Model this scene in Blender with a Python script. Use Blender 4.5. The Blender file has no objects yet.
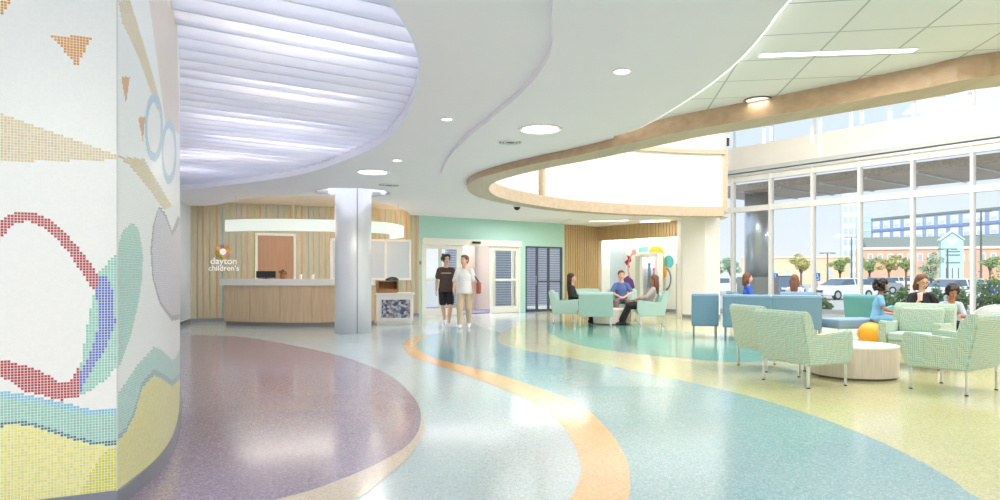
import bpy, bmesh, math, random
from mathutils import Vector, Matrix
random.seed(7)
PI = math.pi
SC = bpy.context.scene
COL = SC.collection

# ------------------------------------------------------------------ camera, sky, sun, exposure
HC = 1.28          # eye height in metres
FPX = 667.0        # focal length for a 1000 px wide frame (24 mm)
HOR = 275.0        # horizon row
cd = bpy.data.cameras.new('camera'); cam = bpy.data.objects.new('camera', cd); COL.objects.link(cam)
cam.location = (0, 0, HC); cam.rotation_euler = (PI/2, 0, 0)
cd.sensor_width = 36; cd.lens = 36*FPX/1000; cd.shift_y = 0.025; cd.clip_end = 2000
SC.camera = cam
w = bpy.data.worlds.new('sky'); SC.world = w; w.use_nodes = True
nt = w.node_tree; bg = nt.nodes['Background']
tc = nt.nodes.new('ShaderNodeTexCoord'); sx = nt.nodes.new('ShaderNodeSeparateXYZ'); rp = nt.nodes.new('ShaderNodeValToRGB')
nt.links.new(tc.outputs['Generated'], sx.inputs[0]); nt.links.new(sx.outputs['Z'], rp.inputs[0]); nt.links.new(rp.outputs[0], bg.inputs[0])
rp.color_ramp.elements[0].position = 0.0; rp.color_ramp.elements[0].color = (0.80, 0.83, 0.86, 1)
rp.color_ramp.elements[1].position = 0.5; rp.color_ramp.elements[1].color = (0.62, 0.76, 1.0, 1)
e = rp.color_ramp.elements.new(0.10); e.color = (0.70, 0.77, 0.92, 1)
bg.inputs[1].default_value = 0.92
sd = bpy.data.lights.new('sun', 'SUN'); sd.energy = 3.0; sd.angle = math.radians(2); sd.color = (1, .93, .82)
sun = bpy.data.objects.new('sun', sd); COL.objects.link(sun)
sun.rotation_euler = Vector((0.45, 0.62, -0.75)).to_track_quat('-Z', 'Y').to_euler()
SC.view_settings.view_transform = 'Standard'; SC.view_settings.look = 'None'
SC.view_settings.exposure = 0.41; SC.view_settings.gamma = 1; SC.view_settings.use_curve_mapping = False
SC.cycles.max_bounces = 10; SC.cycles.diffuse_bounces = 6; SC.cycles.transparent_max_bounces = 16
SC.cycles.use_denoising = True

# ------------------------------------------------------------------ helpers
def lin(c):
    return tuple(((v/12.92) if v <= .04045 else ((v+.055)/1.055)**2.4) for v in c)
def rgb(r, g, b): return lin((r/255, g/255, b/255))
def P(px, y, z):                       # where the sight line through a pixel meets height z
    Y = FPX*(HC-z)/(y-HOR); return Vector(((px-500)*Y/FPX, Y, z))
def PD(px, Y, z=0): return Vector(((px-500)*Y/FPX, Y, z))
MATS = {}
def mat(name, col, rough=.5, metal=0, var=.06, scale=8, emit=None, estr=0, coat=0, trans=0, bump=0, spec=.5, sheen=0):
    if name in MATS: return MATS[name]
    m = bpy.data.materials.new(name); m.use_nodes = True; n = m.node_tree; b = n.nodes['Principled BSDF']
    t = n.nodes.new('ShaderNodeTexCoord'); no = n.nodes.new('ShaderNodeTexNoise'); no.inputs['Scale'].default_value = scale
    no.inputs['Detail'].default_value = 3
    n.links.new(t.outputs['Object'], no.inputs['Vector'])
    mx = n.nodes.new('ShaderNodeMix'); mx.data_type = 'RGBA'
    mx.inputs[6].default_value = (*[c*(1-var) for c in col], 1); mx.inputs[7].default_value = (*[min(1, c*(1+var)) for c in col], 1)
    n.links.new(no.outputs['Fac'], mx.inputs[0]); n.links.new(mx.outputs[2], b.inputs['Base Color'])
    b.inputs['Roughness'].default_value = rough; b.inputs['Metallic'].default_value = metal
    b.inputs['Coat Weight'].default_value = coat; b.inputs['Transmission Weight'].default_value = trans
    b.inputs['Specular IOR Level'].default_value = spec; b.inputs['Sheen Weight'].default_value = sheen
    if emit: b.inputs['Emission Color'].default_value = (*emit, 1); b.inputs['Emission Strength'].default_value = estr
    if bump:
        bp = n.nodes.new('ShaderNodeBump'); bp.inputs['Strength'].default_value = bump; bp.inputs['Distance'].default_value = .01
        n.links.new(no.outputs['Fac'], bp.inputs['Height']); n.links.new(bp.outputs[0], b.inputs['Normal'])
    MATS[name] = m; return m
def glass_mat(name, tint=(1, 1, 1), refl=.06):
    if name in MATS: return MATS[name]
    m = bpy.data.materials.new(name); m.use_nodes = True; n = m.node_tree; n.nodes.clear()
    o = n.nodes.new('ShaderNodeOutputMaterial'); tr = n.nodes.new('ShaderNodeBsdfTransparent'); gl = n.nodes.new('ShaderNodeBsdfGlossy')
    mx = n.nodes.new('ShaderNodeMixShader'); fr = n.nodes.new('ShaderNodeFresnel'); ml = n.nodes.new('ShaderNodeMath'); ml.operation = 'MULTIPLY'
    fr.inputs[0].default_value = 1.45; ml.inputs[1].default_value = refl*10
    tr.inputs[0].default_value = (*tint, 1); gl.inputs['Roughness'].default_value = .02
    n.links.new(fr.outputs[0], ml.inputs[0]); n.links.new(ml.outputs[0], mx.inputs[0])
    n.links.new(tr.outputs[0], mx.inputs[1]); n.links.new(gl.outputs[0], mx.inputs[2]); n.links.new(mx.outputs[0], o.inputs[0])
    MATS[name] = m; return m
def wood_mat(name, c1, c2, rough=.4, axis='Z', scale=1.0):
    if name in MATS: return MATS[name]
    m = bpy.data.materials.new(name); m.use_nodes = True; n = m.node_tree; b = n.nodes['Principled BSDF']
    t = n.nodes.new('ShaderNodeTexCoord'); mp = n.nodes.new('ShaderNodeMapping'); no = n.nodes.new('ShaderNodeTexNoise')
    s = [14*scale]*3; s['XYZ'.index(axis)] = .8*scale
    mp.inputs['Scale'].default_value = s; no.inputs['Scale'].default_value = 1.6; no.inputs['Detail'].default_value = 5; no.inputs['Distortion'].default_value = .5
    cr = n.nodes.new('ShaderNodeValToRGB'); cr.color_ramp.elements[0].position = .3; cr.color_ramp.elements[1].position = .7
    cr.color_ramp.elements[0].color = (*c1, 1); cr.color_ramp.elements[1].color = (*c2, 1)
    n.links.new(t.outputs['Object'], mp.inputs[0]); n.links.new(mp.outputs[0], no.inputs['Vector']); n.links.new(no.outputs['Fac'], cr.inputs[0])
    n.links.new(cr.outputs[0], b.inputs['Base Color']); b.inputs['Roughness'].default_value = rough
    MATS[name] = m; return m
def emit_mat(name, col, s):
    if name in MATS: return MATS[name]
    m = bpy.data.materials.new(name); m.use_nodes = True; n = m.node_tree; n.nodes.clear()
    o = n.nodes.new('ShaderNodeOutputMaterial'); e = n.nodes.new('ShaderNodeEmission')
    e.inputs[0].default_value = (*col, 1); e.inputs[1].default_value = s
    n.links.new(e.outputs[0], o.inputs[0]); MATS[name] = m; return m

def mesh_obj(name, bm, ms, parent=None, smooth=False, recalc=True):
    if recalc: bmesh.ops.recalc_face_normals(bm, faces=bm.faces)
    me = bpy.data.meshes.new(name); bm.to_mesh(me); bm.free()
    if not isinstance(ms, (list, tuple)): ms = [ms]
    for m in ms: me.materials.append(m)
    if smooth: me.polygons.foreach_set('use_smooth', [True]*len(me.polygons))
    o = bpy.data.objects.new(name, me); COL.objects.link(o)
    if parent: o.parent = parent
    return o
def raw_obj(name, vs, fs, ms, parent=None, smooth=False, midx=None):
    me = bpy.data.meshes.new(name); me.from_pydata([tuple(v) for v in vs], [], fs)
    if not isinstance(ms, (list, tuple)): ms = [ms]
    for m in ms: me.materials.append(m)
    if midx: me.polygons.foreach_set('material_index', midx)
    if smooth: me.polygons.foreach_set('use_smooth', [True]*len(fs))
    me.update(); o = bpy.data.objects.new(name, me); COL.objects.link(o)
    if parent: o.parent = parent
    return o
def struct(o): o['kind'] = 'structure'; return o
def tag(o, label, cat, group=None, kind=None):
    o['label'] = label; o['category'] = cat
    if group: o['group'] = group
    if kind: o['kind'] = kind
    return o
def empty(name, loc=(0, 0, 0), rz=0, label=None, cat=None, group=None):
    o = bpy.data.objects.new(name, None); COL.objects.link(o); o.location = loc; o.rotation_euler = (0, 0, rz); o.empty_display_size = .1
    if label: tag(o, label, cat, group)
    return o
def dup(root, loc=None, rz=None, label=None, group=None, cat=None):
    def cp(o, par):
        c = o.copy(); COL.objects.link(c); c.parent = par
        for ch in list(o.children): cp(ch, c)
        return c
    r = cp(root, None)
    if loc is not None: r.location = loc
    if rz is not None: r.rotation_euler = (0, 0, rz)
    if label: r['label'] = label
    if group: r['group'] = group
    if cat: r['category'] = cat
    return r
def box(bm, c, s, rot=None, bev=0, mi=0):
    M = Matrix.Translation(Vector(c)) @ (rot.to_4x4() if rot else Matrix()) @ Matrix.Diagonal((s[0], s[1], s[2], 1))
    g = bmesh.ops.create_cube(bm, size=1, matrix=M)
    fs = list({f for v in g['verts'] for f in v.link_faces})
    if bev:
        es = list({e for v in g['verts'] for e in v.link_edges})
        r = bmesh.ops.bevel(bm, geom=es, offset=bev, segments=3, affect='EDGES', profile=.5)
        fs = list({f for f in r['faces']} | {f for f in fs if f.is_valid})
    if mi:
        for f in fs:
            if f.is_valid: f.material_index = mi
    return fs
def cyl(bm, a, b, r0, r1=None, seg=16, mi=0, caps=True):
    a = Vector(a); b = Vector(b); r1 = r0 if r1 is None else r1; d = b-a
    M = Matrix.Translation((a+b)/2) @ d.to_track_quat('Z', 'Y').to_matrix().to_4x4()
    g = bmesh.ops.create_cone(bm, cap_ends=caps, segments=seg, radius1=r0, radius2=r1, depth=d.length, matrix=M)
    if mi:
        for f in {f for v in g['verts'] for f in v.link_faces}: f.material_index = mi
def sph(bm, c, r, sc=(1, 1, 1), rot=None, seg=16, mi=0):
    M = Matrix.Translation(Vector(c)) @ (rot.to_4x4() if rot else Matrix()) @ Matrix.Diagonal((sc[0], sc[1], sc[2], 1))
    g = bmesh.ops.create_uvsphere(bm, u_segments=seg, v_segments=max(6, seg*2//3), radius=r, matrix=M)
    if mi:
        for f in {f for v in g['verts'] for f in v.link_faces}: f.material_index = mi
def prism(bm, pts, d, mi=0):           # polygon pts swept along vector d
    d = Vector(d); v0 = [bm.verts.new(Vector(p)) for p in pts]; v1 = [bm.verts.new(Vector(p)+d) for p in pts]; n = len(pts); fs = []
    fs.append(bm.faces.new(v0)); fs.append(bm.faces.new(list(reversed(v1))))
    for i in range(n): fs.append(bm.faces.new((v0[i], v1[i], v1[(i+1) % n], v0[(i+1) % n])))
    for f in fs: f.material_index = mi
    return fs
def catmull(pts, n=8, closed=False):
    out = []; N = len(pts); D = len(pts[0])
    rng = range(N) if closed else range(N-1)
    for i in rng:
        p = [pts[(i-1) % N] if (closed or i > 0) else pts[0], pts[i], pts[(i+1) % N], pts[(i+2) % N] if (closed or i+2 < N) else pts[-1]]
        for k in range(n):
            t = k/n; q = []
            for c in range(D):
                a, b, c2, d = p[0][c], p[1][c], p[2][c], p[3][c]
                q.append(.5*((2*b)+(-a+c2)*t+(2*a-5*b+4*c2-d)*t*t+(-a+3*b-3*c2+d)*t**3))
            out.append(tuple(q))
    if not closed: out.append(tuple(pts[-1]))
    return out
def inside(x, y, poly):
    r = False; n = len(poly); j = n-1
    for i in range(n):
        xi, yi = poly[i]; xj, yj = poly[j]
        if (yi > y) != (yj > y) and x < (xj-xi)*(y-yi)/(yj-yi)+xi: r = not r
        j = i
    return r
def plate(name, loops, z0, z1, m, parent=None):   # flat slab with holes
    cu = bpy.data.curves.new(name, 'CURVE'); cu.dimensions = '2D'; cu.fill_mode = 'BOTH'
    for lp in loops:
        s = cu.splines.new('POLY'); s.points.add(len(lp)-1); s.use_cyclic_u = True
        for i, p in enumerate(lp): s.points[i].co = (p[0], p[1], 0, 1)
    cu.extrude = (z1-z0)/2
    t = bpy.data.objects.new(name+'_curve', cu); COL.objects.link(t)
    bpy.context.view_layer.update()
    me = bpy.data.meshes.new_from_object(t.evaluated_get(bpy.context.evaluated_depsgraph_get()))
    bpy.data.objects.remove(t)
    for v in me.vertices: v.co.z += (z0+z1)/2
    me.materials.clear(); me.materials.append(m)
    o = bpy.data.objects.new(name, me); COL.objects.link(o)
    if parent: o.parent = parent
    return o
def offset_path(pts, d):
    out = []
    for i, p in enumerate(pts):
        a = Vector(pts[max(0, i-1)][:2]); b = Vector(pts[min(len(pts)-1, i+1)][:2]); t = (b-a).normalized()
        out.append((p[0]-t.y*d, p[1]+t.x*d))
    return out
def ribbon(bm, path, off, z0, z1, mi=0):   # wall strip following path, thickness = off to the left
    q = offset_path(path, off); n = len(path)
    A = [bm.verts.new((p[0], p[1], z0)) for p in path]; B = [bm.verts.new((p[0], p[1], z1)) for p in path]
    C = [bm.verts.new((p[0], p[1], z0)) for p in q]; D = [bm.verts.new((p[0], p[1], z1)) for p in q]
    fs = []
    for i in range(n-1):
        fs += [bm.faces.new((A[i], A[i+1], B[i+1], B[i])), bm.faces.new((C[i+1], C[i], D[i], D[i+1])),
               bm.faces.new((A[i+1], A[i], C[i], C[i+1])), bm.faces.new((B[i], B[i+1], D[i+1], D[i]))]
    fs += [bm.faces.new((A[0], B[0], D[0], C[0])), bm.faces.new((A[-1], C[-1], D[-1], B[-1]))]
    for f in fs: f.material_index = mi
class Line:                            # a straight wall in plan, seen from the camera
    def __init__(s, A, B):
        s.A = Vector(A); s.B = Vector(B); s.L = (s.B-s.A).length; s.d = (s.B-s.A)/s.L; s.n = Vector((-s.d.y, s.d.x))
        s.rot = Matrix.Rotation(math.atan2(s.d.y, s.d.x), 3, 'Z')
    def t(s, px):
        k = (px-500)/FPX; return (k*s.A.y-s.A.x)/(s.d.x-k*s.d.y)
    def pt(s, t, off=0, z=0): q = s.A+s.d*t+s.n*off; return Vector((q.x, q.y, z))
    def z(s, px, y): Y = s.pt(s.t(px)).y; return HC+(HOR-y)*Y/FPX
    def box(s, bm, t0, t1, z0, z1, o0=0, o1=.15, mi=0, bev=0):
        box(bm, s.pt((t0+t1)/2, (o0+o1)/2, (z0+z1)/2), (abs(t1-t0), abs(o1-o0), abs(z1-z0)), s.rot, bev, mi)
# ------------------------------------------------------------------ materials
M_white = mat('white_paint', rgb(240, 240, 236), .55, var=.015)
M_ceil = mat('ceiling_paint', rgb(243, 239, 242), .75, var=.012, scale=2)
M_mint = mat('mint_paint', rgb(180, 222, 211), .5, var=.02)
M_paleblue = mat('pale_blue_paint', rgb(214, 228, 240), .5, var=.02)
M_alu = mat('aluminium', rgb(214, 216, 216), .35, .6, var=.03)
M_alu_light = mat('white_aluminium', rgb(236, 236, 232), .35, .1, var=.02)
M_chrome = mat('chrome', rgb(225, 226, 228), .12, 1.0, var=.02)
M_black = mat('black_plastic', rgb(28, 28, 30), .4, var=.1)
M_oak = wood_mat('oak_veneer', rgb(205, 176, 140), rgb(222, 196, 162), .4, 'Z', 1.2)
M_oak_h = wood_mat('oak_veneer_horizontal', rgb(184, 150, 114), rgb(204, 174, 138), .42, 'X', 1.0)
M_slat = wood_mat('slat_oak', rgb(190, 180, 154), rgb(206, 196, 172), .45, 'Z', 1.5)
M_greybase = mat('grey_baseboard', rgb(140, 142, 152), .35, .2, var=.04)
M_glass = glass_mat('clear_glass', (.97, .99, .98))

# ------------------------------------------------------------------ floor: terrazzo with inlaid colour fields
def terrazzo(name, c, c2=None):
    m = bpy.data.materials.new(name); m.use_nodes = True; n = m.node_tree; b = n.nodes['Principled BSDF']
    t = n.nodes.new('ShaderNodeTexCoord')
    v = n.nodes.new('ShaderNodeTexVoronoi'); v.inputs['Scale'].default_value = 95
    v2 = n.nodes.new('ShaderNodeTexNoise'); v2.inputs['Scale'].default_value = 1.3; v2.inputs['Detail'].default_value = 2
    n.links.new(t.outputs['Object'], v.inputs['Vector']); n.links.new(t.outputs['Object'], v2.inputs['Vector'])
    bw = n.nodes.new('ShaderNodeRGBToBW'); n.links.new(v.outputs['Color'], bw.inputs[0])
    cr = n.nodes.new('ShaderNodeValToRGB'); e = cr.color_ramp.elements
    e[0].position = .25; e[0].color = (*[k*.84 for k in c], 1); e[1].position = .8; e[1].color = (*[min(1, k*.8+.2*.95) for k in c], 1)
    a = e.new(.42); a.color = (*c, 1); a = e.new(.62); a.color = (*c, 1)
    n.links.new(bw.outputs[0], cr.inputs[0])
    mx = n.nodes.new('ShaderNodeMix'); mx.data_type = 'RGBA'; mx.blend_type = 'MULTIPLY'; mx.inputs[0].default_value = .12
    n.links.new(cr.outputs[0], mx.inputs[6]); n.links.new(v2.outputs['Color'], mx.inputs[7])
    n.links.new(mx.outputs[2], b.inputs['Base Color']); b.inputs['Roughness'].default_value = .17
    b.inputs['Specular IOR Level'].default_value = .6; b.inputs['Coat Weight'].default_value = .35; b.inputs['Coat Roughness'].default_value = .1
    return m
F_pale = terrazzo('terrazzo_pale_aqua', rgb(196, 214, 219))
F_purple = terrazzo('terrazzo_purple', rgb(158, 136, 160))
F_beige = terrazzo('terrazzo_beige', rgb(226, 206, 184))
F_orange = terrazzo('terrazzo_orange', rgb(240, 187, 114))
F_blue = terrazzo('terrazzo_blue', rgb(130, 180, 188))
F_yellow = terrazzo('terrazzo_yellow_green', rgb(208, 207, 150))
F_green = terrazzo('terrazzo_sea_green', rgb(116, 180, 162))
def fl(pts, n=6, closed=True):
    w_ = [tuple(P(x, y, 0)[:2]) for x, y in pts]
    return w_ if n == 1 else catmull(w_, n, closed)
base = [(-15, -4), (27.7, -4), (7.60, 23.45), (6.1, 22.6), (4.2, 26.3), (2.0, 24.6), (-2.5, 21.0), (-8.6, 18.4), (-9.8, 18.2), (-15, 16)]
purple = catmull([tuple(P(*q, 0)[:2]) for q in [(180, 335), (240, 337), (300, 347), (350, 359), (390, 376), (414, 398), (421, 419), (412, 441), (385, 460), (340, 480), (280, 499)]] + [(-2.0, 3.2), (-3.0, 2.2), (-6, 1.0)], 8) + [(-14, 0), (-14, 14)]
beige = catmull([tuple(P(*q, 0)[:2]) for q in [(415, 400), (421, 410), (424, 430), (410, 456), (380, 482), (352, 500)]] + [(-1.35, 3.2), (-2.2, 1.9), (-6, .1)], 8) + [(-6, 3), (-3, 6), P(380, 385, 0)[:2]]
orange = catmull([tuple(P(*q, 0)[:2]) for q in [(436, 334), (418, 336), (405, 341), (403, 347), (412, 357), (448, 369), (490, 384), (526, 399), (556, 420), (574, 444), (581, 468), (577, 486), (568, 502)]] + [(.15, 3.1), (-.3, 1.6), (-.9, -1)], 8) \
       + list(reversed(catmull([tuple(P(*q, 0)[:2]) for q in [(436, 334), (424, 337), (416, 343), (419, 350), (434, 358), (460, 365), (496, 374), (544, 390), (580, 405), (607, 429), (625, 456), (630, 480), (628, 502)]] + [(.55, 3.1), (.2, 1.6), (-.3, -1)], 8)))
bl_right = [(500, 333), (497, 340), (514, 348), (580, 360), (670, 378), (736, 393), (790, 408), (850, 429), (910, 456), (952, 480), (983, 500)]
blue = catmull([tuple(P(*q, 0)[:2]) for q in bl_right] + [(2.9, 3.2), (3.2, 1.8), (3.6, -1)], 8) + [(-.3, -1), (.55, 3.1)] + \
       list(reversed([tuple(P(*q, 0)[:2]) for q in [(436, 334), (424, 337), (416, 343), (419, 350), (434, 358), (460, 365), (496, 374), (544, 390), (580, 405), (607, 429), (625, 456), (630, 480), (628, 502)]])) + [P(470, 322, 0)[:2]]
yellow = [(q[0], q[1]) for q in catmull([tuple(P(*q, 0)[:2]) for q in bl_right] + [(2.9, 3.2), (3.2, 1.8), (3.6, -1)], 8)] + [(25, -1), (12, 16.8), (7.4, 23.2), (6.1, 22.3), (4.5, 25), (1.5, 23.2)]
green = catmull([tuple(P(*q, 0)[:2]) for q in [(548, 326), (550, 333), (575, 344), (620, 352), (670, 357), (715, 361), (752, 362), (790, 358), (810, 350), (800, 343), (740, 337), (680, 331), (620, 324), (570, 321)]], 6, True)
def seg_free(p): return [(float(a[0]), float(a[1])) for a in p]
fbm = bmesh.new()
fmats = [F_pale, F_yellow, F_blue, F_orange, F_beige, F_purple, F_green]
for k, (poly, mi) in enumerate([(base, 0), (yellow, 1), (green, 6), (blue, 2), (orange, 3), (beige, 4), (purple, 5)]):
    vs = [fbm.verts.new((x, y, k*.0006)) for x, y in seg_free(poly)]
    f = fbm.faces.new(vs); f.material_index = mi
    if f.calc_center_median() and f.normal.z < 0: f.normal_flip()
fbm.normal_update()
for f in fbm.faces:
    if f.normal.z < 0: f.normal_flip()
bmesh.ops.triangulate(fbm, faces=fbm.faces)
floor = struct(mesh_obj('floor', fbm, fmats, recalc=False))

# ------------------------------------------------------------------ walls in plan
REC = Line((-8.35, 18.0), (-2.5, 20.6))
DOOR = Line((-2.5, 20.6), (2.3, 24.0))
SLW = Line((2.3, 24.0), (3.75, 25.2))
FEA = Line((3.75, 25.2), (6.03, 22.09))
WIN = Line((7.54, 23.40), (27.0, -3.1))

# reception wall: backing with coloured strips, then oak slats
bm = bmesh.new(); REC.box(bm, -.05, REC.L, 0, 3.6, .03, .2)
cols = [mat('strip_mint', rgb(158, 204, 178)), mat('strip_orange', rgb(218, 172, 132)), mat('strip_blue', rgb(150, 196, 214)), mat('strip_lime', rgb(190, 205, 120))]
t = .0; k = 0
dl, dr = REC.t(256), REC.t(295.5); wl, wr = REC.t(331), REC.t(410.5)
while t < REC.L-.02:
    wdt = [.15, .11, .13][k % 3]; t1 = min(t+wdt, REC.L)
    mid = (t+t1)/2
    hi = [(0.1, 3.6)]
    if dl-.02 < mid < dr+.02: hi = [(2.46, 3.6)]
    if wl-.02 < mid < wr+.02: hi = [(.1, 1.12), (2.36, 3.6)]
    for a, b in hi:
        REC.box(bm, t, t1, a, b, 0, .03, mi=1)
        REC.box(bm, t1, min(t1+.032, REC.L), a, b, .022, .034, mi=2+(k*5 % 7) % 4)
    t = t1+.032; k += 1
struct(mesh_obj('wall_reception', bm, [M_white, M_slat]+cols))
bm = bmesh.new(); REC.box(bm, 0, REC.L, 0, .1, -.012, 0); struct(mesh_obj('baseboard_reception', bm, M_greybase))
# pale blue return wall at the left end of the reception wall
RET = Line((-7.55, 15.2), (-8.35, 18.0))
bm = bmesh.new(); RET.box(bm, 0, RET.L+.1, 0, 3.6, 0, .2); struct(mesh_obj('wall_return', bm, M_paleblue))
bm = bmesh.new(); RET.box(bm, -.01, RET.L, 0, .11, -.015, 0); struct(mesh_obj('baseboard_return', bm, M_greybase))

# entrance wall (mint)
bm = bmesh.new()
a, b = DOOR.t(421.5), DOOR.t(518.5); c, d = DOOR.t(525.5), DOOR.t(562.5)
DOOR.box(bm, 0, a, 0, 3.3); DOOR.box(bm, a, b, 2.42, 3.3); DOOR.box(bm, b, c, 0, 3.3)
DOOR.box(bm, c, d, 2.28, 3.3); DOOR.box(bm, d, DOOR.L+.02, 0, 3.3)
struct(mesh_obj('wall_entrance', bm, M_mint))
# slat wall right of the entrance, feature wall and header
M_olive = mat('slat_gap_olive', rgb(140, 140, 96), .7)
M_slat2 = wood_mat('slat_oak_warm', rgb(196, 164, 118), rgb(212, 182, 138), .45, 'Z', 1.5)
bm = bmesh.new(); SLW.box(bm, 0, SLW.L+.1, 0, 3.3, .05, .2, mi=1)
t = 0
while t < SLW.L-.04:
    SLW.box(bm, t, t+.085, .1, 3.3, 0, .05); t += .12
struct(mesh_obj('wall_slatted', bm, [M_slat2, M_olive]))
M_alc = mat('alcove_white', rgb(236, 238, 232), .6, var=.01)
bm = bmesh.new(); FEA.box(bm, 0, FEA.L+.5, 0, 3.3, .45, .6); FEA.box(bm, -.2, .12, 0, 3.3, 0, .45)
FEA.box(bm, FEA.L-.06, FEA.L+.5, 0, 3.3, 0, .45)
struct(mesh_obj('wall_feature', bm, M_alc))
bm = bmesh.new(); FEA.box(bm, .03, FEA.L, 2.58, 3.3, 0, .06, mi=1)
t = .03
while t < FEA.L-.05:
    FEA.box(bm, t, t+.085, 2.57, 3.3, -.05, 0); t += .12
struct(mesh_obj('trim_1', bm, [M_slat2, M_olive]))
bm = bmesh.new(); FEA.box(bm, .12, FEA.L-.06, 0, .1, .435, .45); struct(mesh_obj('baseboard_feature', bm, M_greybase))
# wall between feature wall and glazing, behind the white column
BK = Line((6.03, 22.09), (7.54, 23.40))
bm = bmesh.new(); BK.box(bm, -.05, BK.L*.93, 0, 3.3); struct(mesh_obj('wall_corner', bm, M_white))
# square white column
cb = Vector((5.96, 19.4)); wdir = Vector((-.592, .806)); ddir = Vector((.806, .592))
q = [cb, cb+ddir*.72, cb+ddir*.72+wdir*.80, cb+wdir*.80]
bm = bmesh.new(); prism(bm, [(p.x, p.y, 0) for p in q], (0, 0, 3.25))
struct(mesh_obj('wall_pillar', bm, mat('pillar_white', rgb(238, 236, 228), .45, var=.01)))
bm = bmesh.new(); q2 = [cb-ddir*.012-wdir*.012, cb+ddir*.732-wdir*.012, cb+ddir*.732+wdir*.812, cb-ddir*.012+wdir*.812]
prism(bm, [(p.x, p.y, 0) for p in q2], (0, 0, .1)); struct(mesh_obj('baseboard_pillar', bm, M_greybase))

# ------------------------------------------------------------------ ceilings
def Z312(pts, Z=3.12): return [tuple(P(x, y, Z)[:2]) for x, y in pts]
louv_r = Z312([(390, 0), (405, 20), (418, 45), (422, 68), (418, 95), (402, 125), (380, 145), (345, 161), (300, 175), (240, 184), (180, 190)])
louver = catmull([(-9, 1.6), (-4.5, .2), (-2.0, 1.0), (-1.0, 2.8)] + louv_r + [(-8.8, 14.3), (-10.5, 12.5), (-11, 8), (-10.6, 4)], 8, True)
halo = [(-3.28+.80*math.cos(a_*PI/24), 14.9+.80*math.sin(a_*PI/24)) for a_ in range(48)]
cove_near = catmull([(-8.2, 17.7)] + Z312([(215, 205), (250, 198), (300, 195.5)]) + [(-3.6, 15.95)] + Z312([(380, 202.5), (404, 210)]) + [(-2.75, 20.2)], 8)
cove = cove_near + [(REC.A.x-.05, REC.A.y), (REC.A.x-.1, REC.A.y+.3), (-2.75, 20.9)][::-1]
scurve = catmull([(.2, -4), (.25, -2), (.3, 1.5)] + [tuple(P(x, y, 3.06)[:2]) for x, y in [(553, 0), (552, 45), (543, 68), (520, 95), (490, 120), (460, 145), (445, 165), (441, 180), (448, 195), (470, 206), (520, 214.5)]] + [(2.5, 21.3)], 8)
# ring path (outer edge of its underside, z 2.95), near side first
ring_out = [tuple(P(x, y, 2.95)[:2]) for x, y in [(1000, 75), (920, 89), (840, 103.5), (760, 118), (680, 132), (657, 137), (609, 148), (574, 156), (534, 164), (500, 172), (475, 180), (467, 187), (472, 194), (486, 199.5), (510, 204.5), (552, 210.5), (590, 213.5), (631, 215.6), (680, 217), (722, 217.5)]]
ring_out = [(19, -1.5), (12.5, 1.6), (8.6, 3.35), (6.0, 4.65)] + ring_out
ring_o = catmull(ring_out, 6)
ring_i = offset_path(ring_o, -.42)
ring_i[-1] = (6.25, 19.0)
tileb = [(1.6, -4), (1.75, 2), (1.87, 4.3), (1.93, 4.84), (1.98, 5.52), (1.96, 6.25), (1.88, 6.98), (1.70, 8.05), (1.44, 8.6)]
tileb = catmull(tileb, 4)
low_left = [(-15, -7)] + [] 
c1 = [(-15, -4)] + scurve + [(2.4, 24.2), (0, 23.6), (-2.5, 22.2), (-9, 20.2), (-15, 18)]
struct(plate('ceiling', [c1, louver, halo, cove], 3.12, 3.22, M_ceil))
# lower gypsum strip between the S-shaped step and the tiles, wrapping round the oak ring
mid = offset_path(ring_o, -.2)
ks = next(i for i, p in enumerate(ring_o) if p[0] < 1.44 and p[1] > 8)
strip = [(s[0], s[1]) for s in scurve] + [(3.6, 22.6), (6.3, 20.2)] + [mid[i] for i in range(len(mid)-1, ks-1, -1)] + list(reversed(tileb))
struct(plate('ceiling_soffit', [strip], 3.06, 3.26, M_ceil))
# rear ceiling between ring and feature wall
struct(plate('ceiling_rear', [[(2.4, 21.2), (3.6, 22.5), (6.3, 20.1), (7.2, 21.0), (7.5, 23.6), (4.0, 26.5), (1.9, 24.6)]], 3.10, 3.2, M_ceil))
# tile ceiling
def tile_ceiling():
    m = bpy.data.materials.new('ceiling_tile'); m.use_nodes = True; n = m.node_tree; b = n.nodes['Principled BSDF']
    t = n.nodes.new('ShaderNodeTexCoord'); mp = n.nodes.new('ShaderNodeMapping'); mp.inputs['Rotation'].default_value = (0, 0, math.radians(8.6))
    mp.inputs['Location'].default_value = (.05, .12, 0)
    br = n.nodes.new('ShaderNodeTexBrick'); br.offset = 0; br.inputs['Scale'].default_value = 1
    br.inputs['Brick Width'].default_value = .62; br.inputs['Row Height'].default_value = .62; br.inputs['Mortar Size'].default_value = .009; br.inputs['Mortar Smooth'].default_value = .1
    br.inputs['Color1'].default_value = (*rgb(242, 240, 240), 1); br.inputs['Color2'].default_value = (*rgb(237, 238, 236), 1); br.inputs['Mortar'].default_value = (*rgb(186, 192, 188), 1)
    n.links.new(t.outputs['Object'], mp.inputs[0]); n.links.new(mp.outputs[0], br.inputs['Vector']); n.links.new(br.outputs['Color'], b.inputs['Base Color'])
    b.inputs['Roughness'].default_value = .85; return m
tile_poly = tileb[:] + [ring_o[i] for i in range(ks, -1, -1)] + [(28, -6), (29, -7)]
tile_poly = [p for p in tileb] + [mid[i] for i in range(ks, -1, -1)] + [(27, -3.2), (27.6, -4)]
struct(plate('ceiling_tiled', [tile_poly], 3.15, 3.25, tile_ceiling()))
# slim glowing cove along the tile edge
q_ = offset_path(tileb, -.012); bm = bmesh.new(); ribbon(bm, [(p[0]+.004, p[1]) for p in tileb], -.012, 3.065, 3.145)
struct(mesh_obj('trim_2', bm, mat('cove_edge_light', rgb(240, 242, 240), .5, emit=(1, 1, .97), estr=1.1)))
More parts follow.
